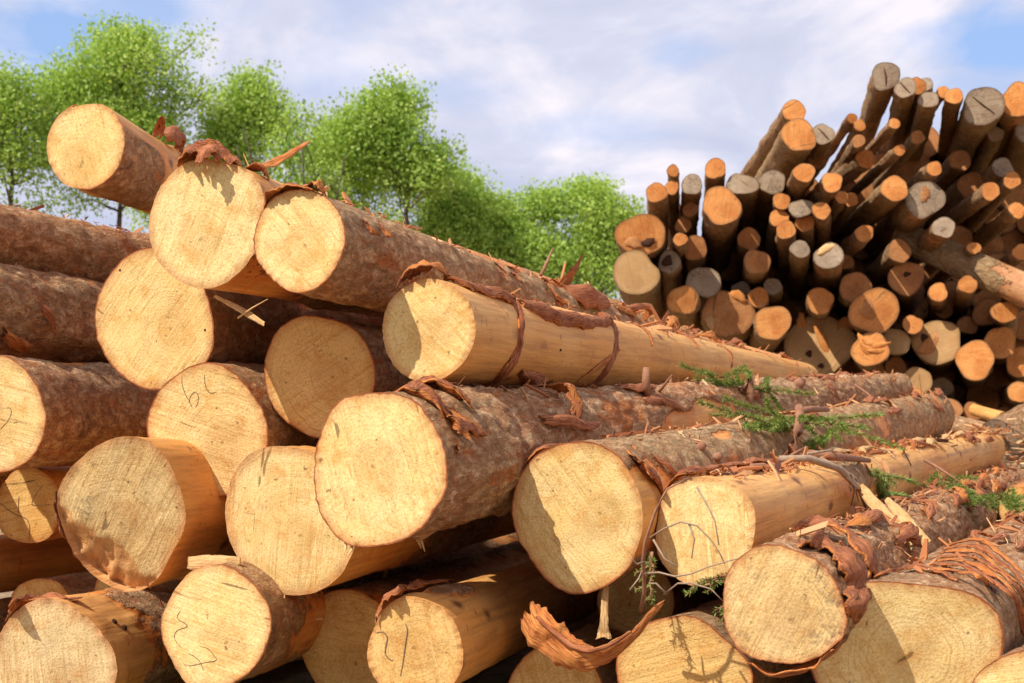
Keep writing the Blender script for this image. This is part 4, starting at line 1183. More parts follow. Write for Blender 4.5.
# ------------------------------------------------------------------ far pile
G2 = 'thin logs of the far pile'
FM = {'O': FACE_ORANGE, 'R': FACE_RED, 'G': FACE_GREY, 'T': FACE_TAN}
DY = {'l': -.25, 'n': 0.0, 'h': .2, 's': .55, 'd': .85}
BACK = [
# u, v, d, ratio, depth, face, vanishing point, label
(656.5,192.5,19.5,1,'l','O',(672,415),'thin bright orange log at the upper left corner of the far pile'),
(671.5,187.5,13,1,'n','O',(668,415),'very thin orange log squeezed right of the bright one at the far pile left end'),
(673,170.5,10.5,1,'n','O',(676,415),'pencil thin orange log poking up from the left end of the far pile'),
(692,184.5,19.5,1,'n','G',(690,415),'grey ended log at the top between two orange logs of the far pile left end'),
(715.3,168.5,19.5,1,'n','O',(700,415),'orange log standing tallest of the left third of the far pile'),
(690.5,209,14.5,1,'h','R',(700,415),'red brown log directly under the grey ended top log on the left'),
(683.5,224.8,15.5,1,'h','R',(700,415),'red brown shaded log just above the tiny bright disc, left of the far pile'),
(680.3,238.9,12.5,1,'l','O',(700,415),'tiny bright yellow orange disc of a log right of the rotten ended log'),
(695,248,23,1,'h','R',(710,415),'round brown log in shade right of the tiny bright disc'),
(721.5,205.5,38,1,'l','O',(705,415),'big bright orange log with a long dark body, left third of the far pile'),
(641,235,41,1.18,'l','O',(700,415),'orange log with a rotten brown lower half at the far pile left edge'),
(635.5,273,45,.96,'l','T',(720,415),'big pale tan log under the rotten ended one at the far pile left edge'),
(669.5,262,21.5,1,'n','G',(690,415),'dark grey ended log with a pale rim right of the big pale tan log'),
(704,282,33,.9,'h','G',(720,415),'dark grey egg shaped log end left of the red brown broken one'),
(683,300,30,.9,'n','O',(700,415),'bright orange spot ended log low at the left of the far pile'),
(728,314,46,1.1,'h','R',(735,415),'large red brown broken log end low on the left of the far pile'),
(742,184,20,1.6,'n','G',(740,415),'flat lying grey brown log end right of the tall orange log'),
(772,182,25,1,'h','G',(690,415),'stubby grey bark covered log end below the two stacked orange ones'),
(794.3,111,22,1,'n','O',(735,415),'orange log topmost of the two stacked ends left of the notch in the far pile'),
(798.7,135,33,1,'l','O',(735,415),'rough thick orange log right below the topmost one left of the notch'),
(823,134,20,1,'n','G',(740,415),'grey cracked log touching the right side of the rough thick orange one'),
(804,172.5,19,1,'l','O',(735,415),'slim orange log leaning left below the rough thick orange one'),
(832,182.3,19.5,1,'l','O',(735,415),'orange log right of the slim leaning one, under the slit of sky'),
(817,160,16,1,'s','R',(735,415),'dull brown log deep behind the slim leaning orange one'),
(852,118.5,9.5,1,'n','O',(735,372),'finger thin log with a cream tip jutting from the notch of the far pile'),
(860,125.5,10,1,'n','O',(740,372),'finger thin log with an orange tip next to the cream tipped one'),
(858.5,141,11.5,1,'n','R',(755,372),'finger thin red tipped log under the two jutting from the notch'),
(865.3,159,17,1,'h','O',(780,415),'round orange brown log in the hollow below the finger thin tips'),
(894.5,123.5,9.5,1,'l','O',(720,330),'thin reddish log slanting up against the thick grey topped one'),
(899.5,150,10,1,'l','O',(720,370),'long thin log slanting steeply with a small yellow tip at mid height'),
(885.5,76,26,1.05,'l','G',(830,415),'tallest grey cracked log standing up on top of the far pile'),
(905.5,87.5,20,.95,'l','G',(850,415),'grey split log second in the top row right of the tallest one'),
(916,86,18.5,.9,'n','O',(860,415),'orange log peeping out behind the grey split one in the top row'),
(925,85,15,.9,'h','G',(860,415),'grey end hidden behind the orange log of the top row'),
(928.5,99.5,18,.9,'l','G',(860,415),'grey half lit log in the middle of the top row'),
(943.5,92,11.5,1,'n','O',(860,415),'little orange end behind the bright log ending the top row'),
(953.8,96,15.5,1,'l','O',(840,415),'bright orange log at the right end of the top row before the gap of sky'),
(917.7,137,12.5,1,'n','R',(870,415),'small reddish end sitting between the bodies of the top row'),
(983.7,106,36,1.12,'l','G',(820,415),'thick grey log with a deep crack on top right of the sky gap'),
(1019,100,36,.9,'l','O',(860,415),'big orange log at the upper right corner of the far pile'),
(1036,128,40,1,'n','G',(860,415),'bare grey log leaning in from the right edge of the far pile'),
(996,134,14,1,'h','G',(870,415),'small grey end under the thick cracked log on the right'),
(934.5,168.5,14.5,1,'l','O',(800,370),'bright orange thin log above the bruised grey log'),
(894.5,188.5,25,.95,'l','O',(750,400),'orange log with swirling grain left of the bruised grey log'),
(925,199.5,37,.97,'l','G',(800,415),'bruised grey log with a brown wedge on its end'),
(990.5,191,17.5,1,'l','O',(800,400),'orange brown log with a long dark body right of the bruised grey one'),
(972,186,27,1,'s','R',(850,415),'brown shaded log end behind the long bodied orange brown one'),
(1017,210,15,1,'l','O',(860,415),'orange log with torn bark near the right edge'),
(943.5,227.5,21,1,'l','G',(800,400),'pale grey lit log just under the bruised grey log'),
(959,238,23,1,'d','R',(880,415),'dim brown end deep behind the pale grey lit log'),
(974,248,11,1.2,'n','O',(900,420),'stubby orange branch end on the log lying crossways'),
(864.5,233.5,16.5,1,'n','O',(830,415),'orange log alone in the dark left of the shaded brown disc'),
(899.4,250.7,23,1,'h','R',(870,415),'shaded brown disc right of the lone orange log'),
(906.5,278,32,1.08,'h','R',(890,415),'hollow looking brown log with a dark split below the shaded disc'),
(855,287,29,1,'h','R',(830,415),'round red brown log touching the double hearted one'),
(874.5,311,43,1.12,'n','O',(860,415),'wide double hearted orange log below the round red brown one'),
(938,292,17.5,1,'n','O',(900,440),'orange thin log left of the torn one under the crossways log'),
(967.5,284.5,16.5,1,'l','O',(930,440),'thin log with torn bark beside its orange end under the crossways log'),
(1005,312,25,.8,'n','O',(990,415),'half lit oval orange end near the right edge'),
(1021,252,15,1,'n','O',(960,415),'small orange end at the right edge above the crossways log'),
(987,312,27,1,'s','R',(950,415),'dark brown end left of the half lit oval one'),
(870.5,349.5,33,1.05,'n','O',(860,415),'rough splintered orange log end like a broken stump'),
(896,342,27,.9,'h','T',(880,415),'dull tan disc right of the splintered stump'),
(912.7,324.5,18,1,'n','O',(890,415),'small orange disc between the double hearted log and the hollowed one'),
(936.5,342,46,.98,'h','T',(925,440),'thick pale log with a hollowed dark scoop in its end'),
(975,360,37,1,'n','O',(960,440),'round orange tan log right of the scooped one, half in shadow'),
(1000.5,342.5,31,1,'h','O',(985,415),'orange disc with a diagonal shadow near the right edge'),
(1020.5,362,28,1,'h','O',(1000,415),'orange end cut by the right edge of the picture, half shaded'),
(967.5,325,19,.9,'s','R',(950,415),'narrow shaded end above the round orange tan log'),
(943,309,17,1,'d','R',(930,415),'dark little end above the scooped log'),
(896,368,21,1,'s','R',(890,415),'dim brown end under the dull tan disc'),
(873,370,21,1,'s','R',(870,415),'dim dark end under the splintered stump'),
(916,382,29,1,'h','T',(914,470),'dim tan log end above the far tip of the thick barked log'),
(941,388,22,.9,'s','G',(935,470),'dim grey body below the scooped log'),
(1018,392,19,1,'n','O',(1000,415),'orange end low at the right edge'),
(949,409,20,1.2,'h','R',(945,415),'low brown end behind the short offcuts'),
(974,411,17,1.2,'h','R',(970,415),'low dark end right of the low brown one'),
(781.5,201,15.5,1,'n','O',(760,415),'small orange disc above the grey oblong end'),
(800.8,208.5,17,1.35,'n','G',(780,415),'grey oblong end in the middle of a cluster of orange discs'),
(779,218,17,1.05,'n','O',(770,415),'orange disc lower left of the grey oblong end'),
(786,230,17,1,'l','O',(765,415),'bright orange log below and in front of the grey oblong end'),
(805,223,16.5,1,'n','O',(795,415),'deep orange disc lower right of the grey oblong end'),
(821.6,210.3,16.5,1,'l','O',(815,415),'bright yellow centred disc right of the grey oblong end'),
(841.5,197,12.5,1,'n','O',(815,415),'left one of a pair of touching little orange discs'),
(851,199.5,13,1,'h','O',(825,415),'right one of a pair of touching little orange discs'),
(749,239,21,1,'h','R',(755,415),'brown shaded disc right of the big bright orange log'),
(757,262,24.5,1,'n','R',(755,415),'rust red disc below the brown shaded one'),
(773,286.5,16.5,1,'h','G',(780,415),'small grey disc right below the rust red one'),
(758.7,297.5,19,1,'h','O',(770,415),'orange end under the rust red disc'),
(741,290,17,1,'s','G',(750,415),'dark grey end left of the small orange one under the rust red disc'),
(772.7,322.5,35,.95,'l','O',(745,440),'bright orange round log with stripped bark left of the biggest far log'),
(819,346,66,.98,'s','T',(815,440),'biggest log of the far pile, two dark knots and a bright stripe across it'),
(820,301,25,1.05,'h','O',(820,415),'orange brown disc right above the biggest far log'),
(800,249,19,.8,'l','G',(780,430),'slant cut tan log with a long pale body left of the mossy topped one'),
(829,256,27,.95,'l','G',(795,430),'grey log with a bright sliver across its slanted top'),
(846,325,15,1,'s','R',(845,415),'tiny dim end between the biggest far log and the double hearted one'),
(846,262,14,1,'s','R',(830,415),'tiny dim end right of the grey log with the bright sliver'),
(1003,168,20,1,'h','G',(880,415),'grey end tucked under the bare grey log at the right edge'),
(1012,180,16,1,'n','O',(880,415),'orange end just above the torn bark log near the right edge'),
(960,160,20,1,'s','R',(860,415),'dim end under the sky gap, left of the thick cracked log'),
(1016,285,22,1,'s','R',(960,415),'dim brown end right under the crossways log at the right edge'),
]
BL = []
rs = random.Random(11)
for i, (u, v, dpx, ratio, dep, fm, vp, lab) in enumerate(BACK):
    Y = 12.0 + DY[dep] + rs.uniform(-.06, .06)
    p0 = at(u, v, Y)
    if u > 855 and 145 < v < 262:                              # the middle right of the heap leans down to the left
        vp = (u - 320 + rs.uniform(-60, 60), v + 290 - max(0, 340 - v) * .9)
    elif u > 960 and v <= 145:
        vp = (u - 150, v + 330 - max(0, 340 - v) * .9)
    elif 780 < u < 870 and v < 200:
        vp = (u - 190, v + 320 - max(0, 340 - v) * .9)
    elif 870 <= u <= 960 and v <= 145:
        vp = (u - 80 if dpx > 13 else u - 280, v + 330 - max(0, 340 - v) * .9)
    dr = at(vp[0] + rs.uniform(-36, 30), vp[1] + max(0, 340 - v) * .9 + rs.uniform(-8, 8), 1).normalized()
    ln = rs.uniform(3.8, 5.2)
    p1 = p0 + dr * ln
    r0 = dpx / 2 * Y / F
    L = Log(p0, p1, r0, r0 * rs.uniform(.8, 1.02), seed=100 + i * 1.91, nt=36, nz=26, bark_bias=rs.choice([.95, .95, .8, .65]), label=lab, name='cut_log', group=G2,
            facemat=FM[fm], sidemat=SIDE_GREY, lump=.065, knob=.007, flare=.03, barkthick=.006, face_rings=8,
            squash=(max(1, ratio), 1 / max(1, 1 / ratio) if ratio < 1 else 1, 0) if ratio != 1 else (1, 1, 0),
            tilt=(rs.uniform(-.25, .25), rs.uniform(-.12, .35)))
    BL.append(L)
by = {r[7]: l for r, l in zip(BACK, BL)}


def face_piece(L, name, u, v, w, h, mat, ang=0, depth=.012):
    depth = min(depth, .014)
    """A solid lump sitting on the cut of a far log (a knot, a torn edge, a split)."""
    p = hit(L, u, v, L.face)
    k_ = 12.0 / F
    vs, fs = [], []
    n = 14
    for lay, (sc_, zo) in enumerate(((1.0, .004), (.9, -depth * .6), (.55, -depth))):
        for j in range(n):
            a = 2 * PI * j / n
            x, y = w * k_ * .5 * math.cos(a) * sc_, h * k_ * .5 * math.sin(a) * sc_
            q = 1 + .16 * math.sin(3 * a + u) + .12 * math.sin(7 * a + v)
            x, y = (x * math.cos(ang) - y * math.sin(ang)) * q, (x * math.sin(ang) + y * math.cos(ang)) * q
            sx = 1 if L.M.col[0].x > 0 else -1
            vs.append((p.x + x * sx, p.y + y, p.z + zo))
    fs = [tuple(int(i) for i in q) for q in quads_grid(3, n)] + [tuple(2 * n + j for j in range(n))]
    return mesh_obj(name, vs, fs, mat, L.root)


B = by['biggest log of the far pile, two dark knots and a bright stripe across it']
face_piece(B, 'knot', 809, 354, 7, 8, KNOT)
face_piece(B, 'knot', 821, 366, 7, 6, KNOT)
face_piece(B, 'torn_splinter', 824, 345, 9, 52, FACE_ORANGE, .36, .03)  # stripe of sunlight across the cut, put in as an orange piece
face_piece(B, 'torn_splinter', 802, 322, 11, 20, FACE_ORANGE, .2, .03)
B = by['orange log with a rotten brown lower half at the far pile left edge']
face_piece(B, 'rotten_patch', 632, 243, 22, 12, FACE_RED, -.1, .02)
face_piece(B, 'rotten_patch', 646, 243, 20, 8, KNOT, .3, .015)
B = by['thick pale log with a hollowed dark scoop in its end']
face_piece(B, 'hollow', 934, 345, 30, 20, FACE_RED, .3, .006)  # shadow in the hollow, put in as dark pieces on the cut
face_piece(B, 'hollow', 926, 340, 10, 14, KNOT, .4, .008)
B = by['rough splintered orange log end like a broken stump']
for q in range(7):
    face_piece(B, 'torn_splinter', 862 + q * 3, 345 + (q * 7) % 13 - 3, 6, 20, FACE_ORANGE, .3 + q * .25, .05 + .02 * (q % 3))
B = by['large red brown broken log end low on the left of the far pile']
face_piece(B, 'torn_splinter', 738, 296, 20, 10, FACE_ORANGE, -.5, .06)
face_piece(B, 'torn_splinter', 710, 322, 9, 18, FACE_TAN, .3, .05)
B = by['bruised grey log with a brown wedge on its end']
face_piece(B, 'bruise', 925, 193, 10, 18, FACE_RED, 0, .005)
B = by['wide double hearted orange log below the round red brown one']
face_piece(B, 'heart', 866, 308, 18, 24, FACE_RED, .4, .004)
B = by['grey log with a bright sliver across its slanted top']
face_piece(B, 'torn_splinter', 826, 249, 20, 8, SPLINTER, .5, .02)  # sunlit top of the slanted cut, put in as a pale piece
B = by['dark grey ended log with a pale rim right of the big pale tan log']
face_piece(B, 'hollow', 669.5, 261, 15, 12, KNOT, .1, .004)
B = by['hollow looking brown log with a dark split below the shaded disc']
face_piece(B, 'knot', 906, 274, 9, 6, KNOT, 0, .005)  # shadow in the middle of the cut, put in as a dark piece
for key, a in (('thick grey log with a deep crack on top right of the sky gap', ((973, 97), (984, 106), (995, 114))), ('tallest grey cracked log standing up on top of the far pile', ((884, 68), (886, 76), (886, 86))),
               ('grey split log second in the top row right of the tallest one', ((900, 82), (905, 88), (910, 93))), ('grey cracked log touching the right side of the rough thick orange one', ((818, 128), (824, 134), (829, 140)))):
    B = by[key]
    Tubes(5).add([hit(B, *q, B.face) + Vector((0, 0, -.001)) for q in a], [.003, .007, .003]).build('crack', KNOT, B.root)

# logs seen only as dark shapes deep in the gaps
i = 0
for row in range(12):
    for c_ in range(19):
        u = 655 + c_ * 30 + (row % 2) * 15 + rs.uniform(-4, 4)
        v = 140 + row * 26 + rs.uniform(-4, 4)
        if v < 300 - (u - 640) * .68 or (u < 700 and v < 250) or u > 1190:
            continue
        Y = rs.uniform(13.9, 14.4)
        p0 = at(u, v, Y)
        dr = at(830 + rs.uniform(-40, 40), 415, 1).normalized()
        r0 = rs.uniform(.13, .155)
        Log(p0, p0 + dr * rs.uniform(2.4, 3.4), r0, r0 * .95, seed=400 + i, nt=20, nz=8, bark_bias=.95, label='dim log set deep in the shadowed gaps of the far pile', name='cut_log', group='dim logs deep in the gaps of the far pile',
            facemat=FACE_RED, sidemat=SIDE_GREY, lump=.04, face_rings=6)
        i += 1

# log lying crossways in the far pile, and the short pieces at its foot
cross = Log(at(1085, 316, 11.6), at(900, 236, 12.6), .135, .11, seed=700, nt=48, nz=50, bark_bias=.8, label='log lying crossways in the far pile with a pale bare patch toward the right edge', name='cut_log', group=G2, facemat=FACE_TAN, sidemat=SIDE_GREY,
            bark_fn=bark_rule(base=.85, patches=[(90, .42, 200, .36, -.9)]), lump=.03)
Log(at(1004, 419, 11.2), at(974, 410, 11.6), .05, .045, seed=701, nt=30, nz=14, bark_bias=.1, label='short pale peeled offcut with an orange end lying at the foot of the far pile', name='offcut_log', cat='log', facemat=FACE_ORANGE, bark_fn=bark_rule(base=.1))
Log(at(986, 433, 11.0), at(932, 418, 11.4), .065, .06, seed=702, nt=30, nz=16, bark_bias=.7, label='short barked offcut with a pale split edge lying under the peeled offcut', name='offcut_log', cat='log', facemat=FACE_RED)
Log(at(1000, 440, 10.9), at(1085, 392, 11.3), .15, .13, seed=703, nt=36, nz=24, bark_bias=.75, label='grey weathered log slanting up at the right edge beside the offcuts', name='cut_log', facemat=FACE_GREY, sidemat=SIDE_GREY)
Log(at(915, 397, 10.4), at(918, 412, 11.2), .055, .05, seed=704, nt=28, nz=10, bark_bias=.9, label='small bright orange end beside the far tips of the two thick barked logs', name='offcut_log', cat='log', facemat=FACE_ORANGE)

# ------------------------------------------------------------------ ground and the litter between the piles
n = 90
xs = np.sign(np.linspace(-1, 1, n)) * np.abs(np.linspace(-1, 1, n)) ** 3 * 900
ys = np.sign(np.linspace(-.5, 1, n)) * np.abs(np.linspace(-.5, 1, n)) ** 3 * 1200
GX, GY = np.meshgrid(xs, ys + 6)


def ground_z(x, y):
    x, y = np.asarray(x, float), np.asarray(y, float)
    z = -1.0 + .66 * sstep(9.3, 12.0, y)
    return z + .05 * fbm(np.stack([x * .6, y * .6, x * 0], -1), 3) * sstep(400, 30, np.hypot(x, y))


gv = np.stack([GX, GY, ground_z(GX, GY)], -1).reshape(-1, 3)
k = NT('trampled_soil')
tc = k.n('ShaderNodeTexCoord').outputs['Object']
g1, g2, g3 = k.noise(tc, .35, 5, .6), k.noise(tc, 9, 6, .7), k.noise(tc, 60, 4, .7)
c = k.mix(k.ramp(g2, [(.35, 0.0), (.65, 1.0)]), (.22, .15, .09), (.36, .25, .15))
c = k.mix(k.math('MULTIPLY', k.ramp(g3, [(.55, 0.0), (.62, 1.0)]), .8), c, (.5, .32, .16))
c = k.mix(k.ramp(g1, [(.5, 0.0), (.6, .9)]), c, k.mix(g3, (.05, .085, .02), (.11, .16, .035)))
SOIL = k.out(c, k.bump(g2, .8, .05), .95)
tag(mesh_obj('ground', gv, quads_grid(n, n, False), SOIL), kind='structure')

rs_ = np.random.default_rng(3)
V, Fc, S = [], [], []
for i in range(1600):
    x, y = rs_.uniform(2.4, 4.4), rs_.uniform(9.8, 11.4)
    hz = float(ground_z(x, y)) + (.15 + rs_.random() ** .8 * .5) * math.exp(-((x - 3.3) / .7) ** 2 - ((y - 10.7) / .6) ** 2)
    d_ = Vector((rs_.normal(), rs_.normal() * .6, rs_.normal() * .35)).normalized()
    w_ = d_.cross(Vector(rs_.normal(size=3))).normalized()
    u_ = d_.cross(w_)
    ln, wd = rs_.uniform(.04, .2), rs_.uniform(.006, .02)
    b = len(V)
    cpt = Vector((x, y, hz))
    for s1, s2, s3 in ((-.5, -.5, 0), (-.5, .5, 0), (.5, .3, 0), (.5, -.3, 0), (-.5, -.5, .4), (-.5, .5, .4), (.5, .3, .4), (.5, -.3, .4)):
        V.append(tuple(cpt + d_ * ln * s1 + w_ * wd * s2 + u_ * wd * s3))
    fs = [(b, b + 1, b + 2, b + 3), (b + 7, b + 6, b + 5, b + 4), (b, b + 4, b + 5, b + 1), (b + 1, b + 5, b + 6, b + 2), (b + 2, b + 6, b + 7, b + 3), (b + 3, b + 7, b + 4, b)]
    Fc += fs
    S += [float(np.clip(rs_.normal(.72, .25), 0, 1))] * 6
tag(mesh_obj('wood_splinters', V, Fc, FLAKE, None, {'shade': ('FACE', S)}, smooth=False), 'tangled pale wood splinters and bark scraps strewn between the two piles', 'splinters', kind='stuff')


# ------------------------------------------------------------------ trees behind
def tree(label, Y, base_u, blobs, seed, n_cl=200, leaves=60, sig=.2, leaf=.075, trunk_r=.09, trunk_top=.75, stems=1, lean=0.0, group='young leafy trees behind the near pile', gap=.0):
    """Trunk and limbs reach for points scattered through the crown; a loose spray of leaves hangs at each point."""
    rs2 = np.random.default_rng(seed)
    bx = (base_u - CX) / F * Y
    gz = float(ground_z(bx, Y))
    base = Vector((bx, Y, gz))
    C_, W_ = [], []
    for (u, v, ru, rv, wgt) in blobs:
        C_.append((at(u, v + 5, Y) - base, ru / F * Y * .95, rv / F * Y * .93))
        W_.append(wgt * ru * rv)
    W_ = np.array(W_) / sum(W_)
    pts = []
    while len(pts) < n_cl:
        c0, rx, rz = C_[rs2.choice(len(C_), p=W_)]
        q = rs2.normal(size=3)
        q = q / np.linalg.norm(q) * rs2.random() ** (1 / 2.4)
        p = np.array(c0) + q * np.array([rx, min(rx, 1.6) * .9, rz])
        if perlin(p * 1.2 + seed) < -.12 + gap:
            continue
        if p[2] < .6:
            continue
        pts.append(p)
    pts = np.array(pts)
    top = pts[:, 2].max()
    nodes, rad, par = [], [], []
    tb = Tubes(6)
    for s_ in range(stems):
        a0 = Vector((0, 0, 0)) if stems == 1 else Vector((rs2.normal() * .25, rs2.normal() * .25, 0))
        dx = rs2.normal() * .12 + lean + (0 if stems == 1 else (s_ - (stems - 1) / 2) * .35)
        hh = top * trunk_top * rs2.uniform(.85, 1)
        for i in range(15):
            t_ = i / 14
            nodes.append(np.array([a0.x + dx * hh * .35 * t_ ** 1.3 + .05 * math.sin(5 * t_ + seed), a0.y + .05 * math.cos(4 * t_ + s_) * t_, hh * t_]))
            rad.append(trunk_r * 1.25 * (1 - .78 * t_) / (1 if stems == 1 else 1.3))
            par.append(len(nodes) - 2 if i else -1)
    ntr = len(nodes)
    chains = [[i for i in range(k_ * 15, k_ * 15 + 15)] for k_ in range(stems)]
    order = np.argsort(np.min(np.linalg.norm(pts[:, None, :2] - np.array(nodes)[None, ::3, :2], axis=2), axis=1))
    segs = []
    for pi in order:
        p = pts[pi]
        N_ = np.array(nodes)
        dd = np.linalg.norm(N_ - p, axis=1) + np.maximum(0, N_[:, 2] - p[2] + .25) * 1.6
        j = int(dd.argmin())
        a = N_[j]
        m = max(2, int(np.linalg.norm(p - a) / .25))
        r0 = min(rad[j] * .7, .028)
        ids = [j]
        for i in range(1, m + 1):
            t_ = i / m
            q = a + (p - a) * t_ + np.array([0, 0, .12 * math.sin(PI * t_) * np.linalg.norm(p - a)]) * (-.5) + rs2.normal(size=3) * .02
            nodes.append(q)
            rad.append(max(.009, r0 * 1.25 * (1 - .7 * t_)))
            ids.append(len(nodes) - 1)
        segs.append(ids)
    root = tag(empty('leafy_tree', Matrix.Translation(base)), label, 'tree', group)
    for ch in chains:
        tb.add([nodes[i] for i in ch], [rad[i] for i in ch])
    tb.build('trunk', TREEBARK, root)
    tl = Tubes(4)
    for ids in segs:
        rr = [rad[i] for i in ids]
        rr[0] = rr[1]
        tl.add([nodes[i] for i in ids], rr)
    tl.build('branches', TREEBARK, root)
    # leaves
    V, S = [], []
    leaves = int(leaves * 3.6)
    N = n_cl * leaves
    cl_ = np.repeat(pts, leaves, 0)
    tone = np.repeat(rs2.normal(.5 + .09 * math.sin(seed * 2.3), .25, n_cl), leaves)
    off = np.clip(rs2.normal(size=(N, 3)), -1.7, 1.7) * sig * 1.1 * np.array([1, 1, .75])
    p = cl_ + off
    d1 = rs2.normal(size=(N, 3))
    d1[:, 2] -= .4
    d1 /= np.linalg.norm(d1, axis=1)[:, None]
    d2 = np.cross(d1, rs2.normal(size=(N, 3)))
    d2 /= np.linalg.norm(d2, axis=1)[:, None]
    d3 = np.cross(d1, d2)
    sz = leaf * .78 * rs2.uniform(.5, 1.5, N)[:, None]
    a = p - d1 * sz * .5
    b = p + d2 * sz * .3 + d3 * sz * .06
    c_ = p + d1 * sz * .5
    e = p - d2 * sz * .3 + d3 * sz * .06
    V = np.stack([a, b, c_, e], 1).reshape(-1, 3)
    Fq = np.arange(N * 4).reshape(-1, 4)
    S = np.clip(tone + rs2.normal(0, .16, N), 0, 1)
    mesh_obj('crown', V, Fq, LEAF, root, {'shade': ('FACE', S)}, smooth=False)
    return root


tree('broad leafy tree filling the upper left behind the highest log', 26, 118, [(120, 85, 62, 62, 1), (75, 110, 50, 55, 1), (165, 120, 45, 60, 1), (125, 42, 26, 22, .8), (195, 130, 26, 50, .7), (188, 45, 10, 14, .35), (204, 78, 9, 26, .3), (60, 70, 30, 30, .7), (110, 170, 90, 35, .45)], 1, 336, 38, 0.19)
tree('leafy tree at the left edge, its crown cut off by the picture', 25, 15, [(0, 120, 40, 60, 1), (15, 85, 25, 30, .7), (25, 180, 40, 50, .6), (-45, 110, 50, 60, .8)], 2, 184, 34, 0.20)
tree('slim leafy tree just right of the broad one, behind the widest log', 27, 245, [(245, 110, 34, 42, 1), (250, 80, 16, 20, .8), (228, 140, 32, 40, .8), (268, 120, 22, 38, .6), (240, 180, 40, 30, .6)], 3, 168, 32, 0.18)
tree('sparse young tree with bare brown stems left of the slender centre tree', 25.5, 292, [(298, 150, 26, 48, .7), (280, 130, 18, 36, .5), (312, 175, 20, 30, .6), (302, 110, 14, 20, .3), (290, 195, 30, 20, .4)], 4, 56, 24, 0.16, stems=4, trunk_r=.045, trunk_top=.98)
tree('slender tree with a dark trunk and airy crown at the centre left', 26, 394, [(395, 130, 42, 50, 1), (398, 90, 18, 22, .8), (425, 155, 30, 36, .8), (370, 150, 32, 40, .8), (355, 125, 18, 28, .5), (400, 185, 50, 26, .35)], 5, 240, 34, 0.18, trunk_top=.9, trunk_r=.07)
tree('forked tree leaning left of the slender centre tree', 27, 366, [(340, 160, 32, 42, 1), (330, 118, 14, 26, .5), (350, 195, 30, 30, .5), (322, 190, 24, 30, .6)], 6, 136, 31, 0.18, stems=2, trunk_r=.06)
tree('rounded dense tree right of the slender centre tree', 27.5, 462, [(460, 205, 34, 42, 1), (455, 175, 20, 18, .7), (480, 225, 30, 34, .8), (440, 235, 34, 30, .8)], 7, 208, 37, 0.19)
tree('low bushy tree with a wide crown in the middle of the shrub row', 28, 535, [(540, 215, 34, 30, 1), (515, 225, 30, 34, 1), (535, 255, 46, 34, .9), (500, 250, 30, 30, .7), (556, 205, 22, 20, .7)], 8, 272, 37, 0.19)
tree('bright bushy tree at the right end of the shrub row beside the far pile', 28, 602, [(600, 215, 28, 32, 1), (590, 195, 20, 16, .8), (618, 232, 24, 36, .8), (580, 235, 26, 40, .8), (604, 270, 34, 26, .5)], 9, 232, 35, 0.19)
tree('shrubby tree behind the sloping bark covered log', 29, 420, [(420, 240, 40, 30, 1), (390, 235, 30, 26, .7), (455, 260, 40, 26, .8)], 10, 160, 34, 0.20)
tree('young tree mostly hidden by the top logs, left of the forked tree', 29, 215, [(215, 190, 40, 40, 1), (190, 175, 30, 30, .8), (160, 195, 36, 30, .6)], 12, 144, 31, 0.20)
# ------------------------------------------------------------------ light, sky, camera
sc = bpy.context.scene
SUNV = Vector((-.68, -.58, 1.0)).normalized()
sun = bpy.data.lights.new('sun', 'SUN')
sun.energy = 3.9
sun.angle = R(.53)
sun.color = (1.0, .955, .87)
so = bpy.data.objects.new('sun', sun)
so.rotation_euler = SUNV.to_track_quat('Z', 'Y').to_euler()
so.location = (-8, -6, 12)
C.objects.link(so)

w = bpy.data.worlds.new('World')
sc.world = w
w.use_nodes = True
nt = w.node_tree
bg = nt.nodes['Background']


class WN(NT):
    def __init__(s, t):
        s.t = t


k = WN(nt)
sky = nt.nodes.new('ShaderNodeTexSky')
sky.sky_type = 'NISHITA'
sky.sun_disc = False
sky.sun_elevation = math.asin(SUNV.z)
sky.sun_rotation = math.atan2(SUNV.x, SUNV.y) % (2 * PI)
d = k.n('ShaderNodeTexCoord').outputs['Generated']
sep = k.n('ShaderNodeSeparateXYZ', i_0=d)
den = k.math('ADD', k.math('ABSOLUTE', sep.outputs[2]), .16)
cl = k.n('ShaderNodeCombineXYZ', i_0=k.math('DIVIDE', sep.outputs[0], den), i_1=k.math('DIVIDE', sep.outputs[1], den), i_2=0.0).outputs[0]
n1 = k.noise(k.mapping(cl, (1, .8, 1), (0, 0, .5), (3.1, 1.7, 0)), 1.1, 7, .52, .4)
n2 = k.noise(k.mapping(cl, (1, .7, 1), (0, 0, .3), (9.1, 4.7, 0)), 1.7, 6, .55, .3)
cover = k.ramp(n1, [(.14, 0.0), (.32, 1.0)])


nw = k.noise(k.mapping(cl, (1, .6, 1), (0, 0, .4), (2.2, 7.7, 0)), 5.5, 5, .6, out=1)


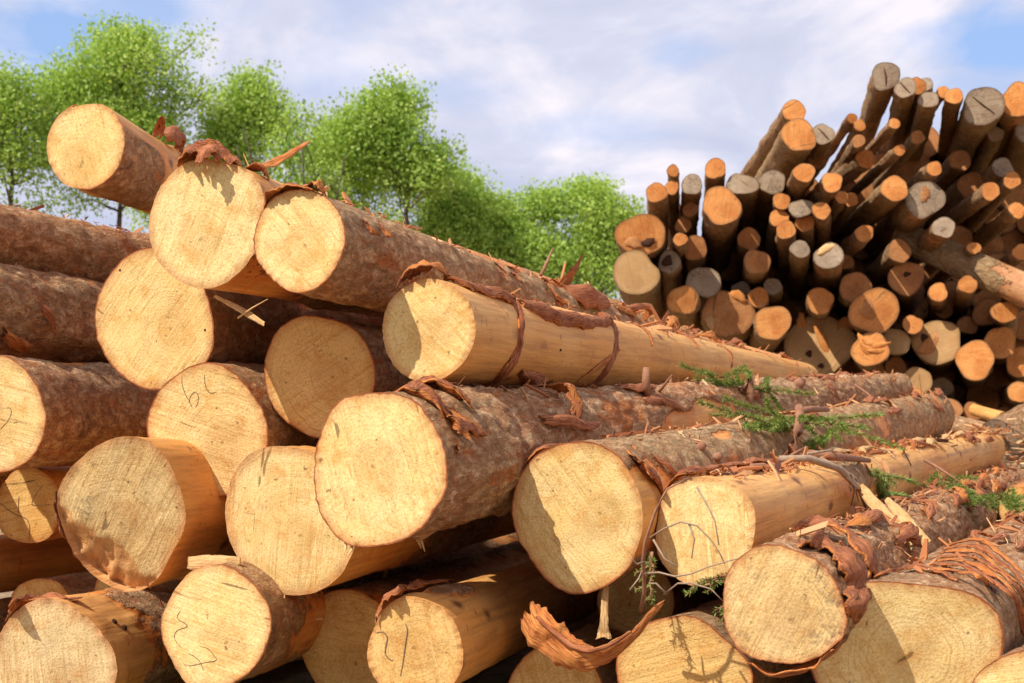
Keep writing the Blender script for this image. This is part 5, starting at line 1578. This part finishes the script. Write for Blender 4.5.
def hole(u, v, r, amt, wide=2.2):                              # an opening in the cloud cover in that direction of the sky
    dv = at(u, v, 1).normalized()
    df = k.n('ShaderNodeVectorMath', operation='SUBTRACT', i_0=d, i_1=tuple(dv)).outputs[0]
    df = k.n('ShaderNodeVectorMath', operation='MULTIPLY_ADD', i_0=k.n('ShaderNodeVectorMath', operation='SUBTRACT', i_0=nw, i_1=(.5, .5, .5)).outputs[0], i_1=(r * 5, r * 3, r * 2.6), i_2=df).outputs[0]
    df = k.n('ShaderNodeVectorMath', operation='MULTIPLY', i_0=df, i_1=(1 / wide, .4, 1)).outputs[0]
    dd = k.n('ShaderNodeVectorMath', operation='LENGTH', i_0=df).outputs['Value']
    return k.ramp(k.math('DIVIDE', dd, r * 1.6), [(.35, amt), (1.0, 0.0)])


hs = None
for a in ((75, 38, .026, 1.0, 2.2), (140, 8, .016, .8, 3), (1010, 38, .018, 1.0, 2.4), (985, 85, .012, .5, 2.6), (682, 48, .010, .4, 1.8), (590, 132, .010, .35, 4), (440, 95, .010, .3, 3), (330, 82, .012, .3, 3), (900, 120, .01, .25, 3), (1020, 110, .012, .5, 2)):
    hh = hole(*a)
    hs = hh if hs is None else k.math('MAXIMUM', hs, hh)
cover = k.math('MULTIPLY', cover, k.math('SUBTRACT', 1.0, hs))
n3 = k.noise(k.mapping(cl, (1, .55, 1), (0, 0, .35), (5.1, 2.7, 0)), 3.1, 7, .58, .5)
n6 = k.math('ADD', k.math('MULTIPLY', n2, .5), k.math('MULTIPLY', n3, .5))
cc = k.ramp(n6, [(.40, (.53, .57, .73)), (.50, (.64, .66, .79)), (.60, (.90, .85, .90))])
cc = k.mix(1.0, cc, (7.4, 7.4, 7.55), 'MULTIPLY')
blue = k.mix(.75, k.mix(1.0, sky.outputs[0], (.8, 1.0, 1.25), 'MULTIPLY'), (2.7, 3.8, 6.2))
c = k.mix(cover, blue, cc)
k.link(c, bg.inputs['Color'])
bg.inputs['Strength'].default_value = .112

cam = bpy.data.cameras.new('camera')
co = bpy.data.objects.new('camera', cam)
C.objects.link(co)
cam.sensor_width = 36
cam.lens = F / 1024 * 36
co.rotation_euler = (R(90), 0, 0)
cam.shift_y = (HV - 341.5) / 1024
cam.clip_end = 2000
cam.clip_start = .05
cam.dof.use_dof = True
cam.dof.focus_distance = 4.6
cam.dof.aperture_fstop = 7
sc.camera = co
sc.view_settings.view_transform = 'Standard'
sc.view_settings.look = 'None'
sc.view_settings.exposure = .42
sc.view_settings.gamma = 1
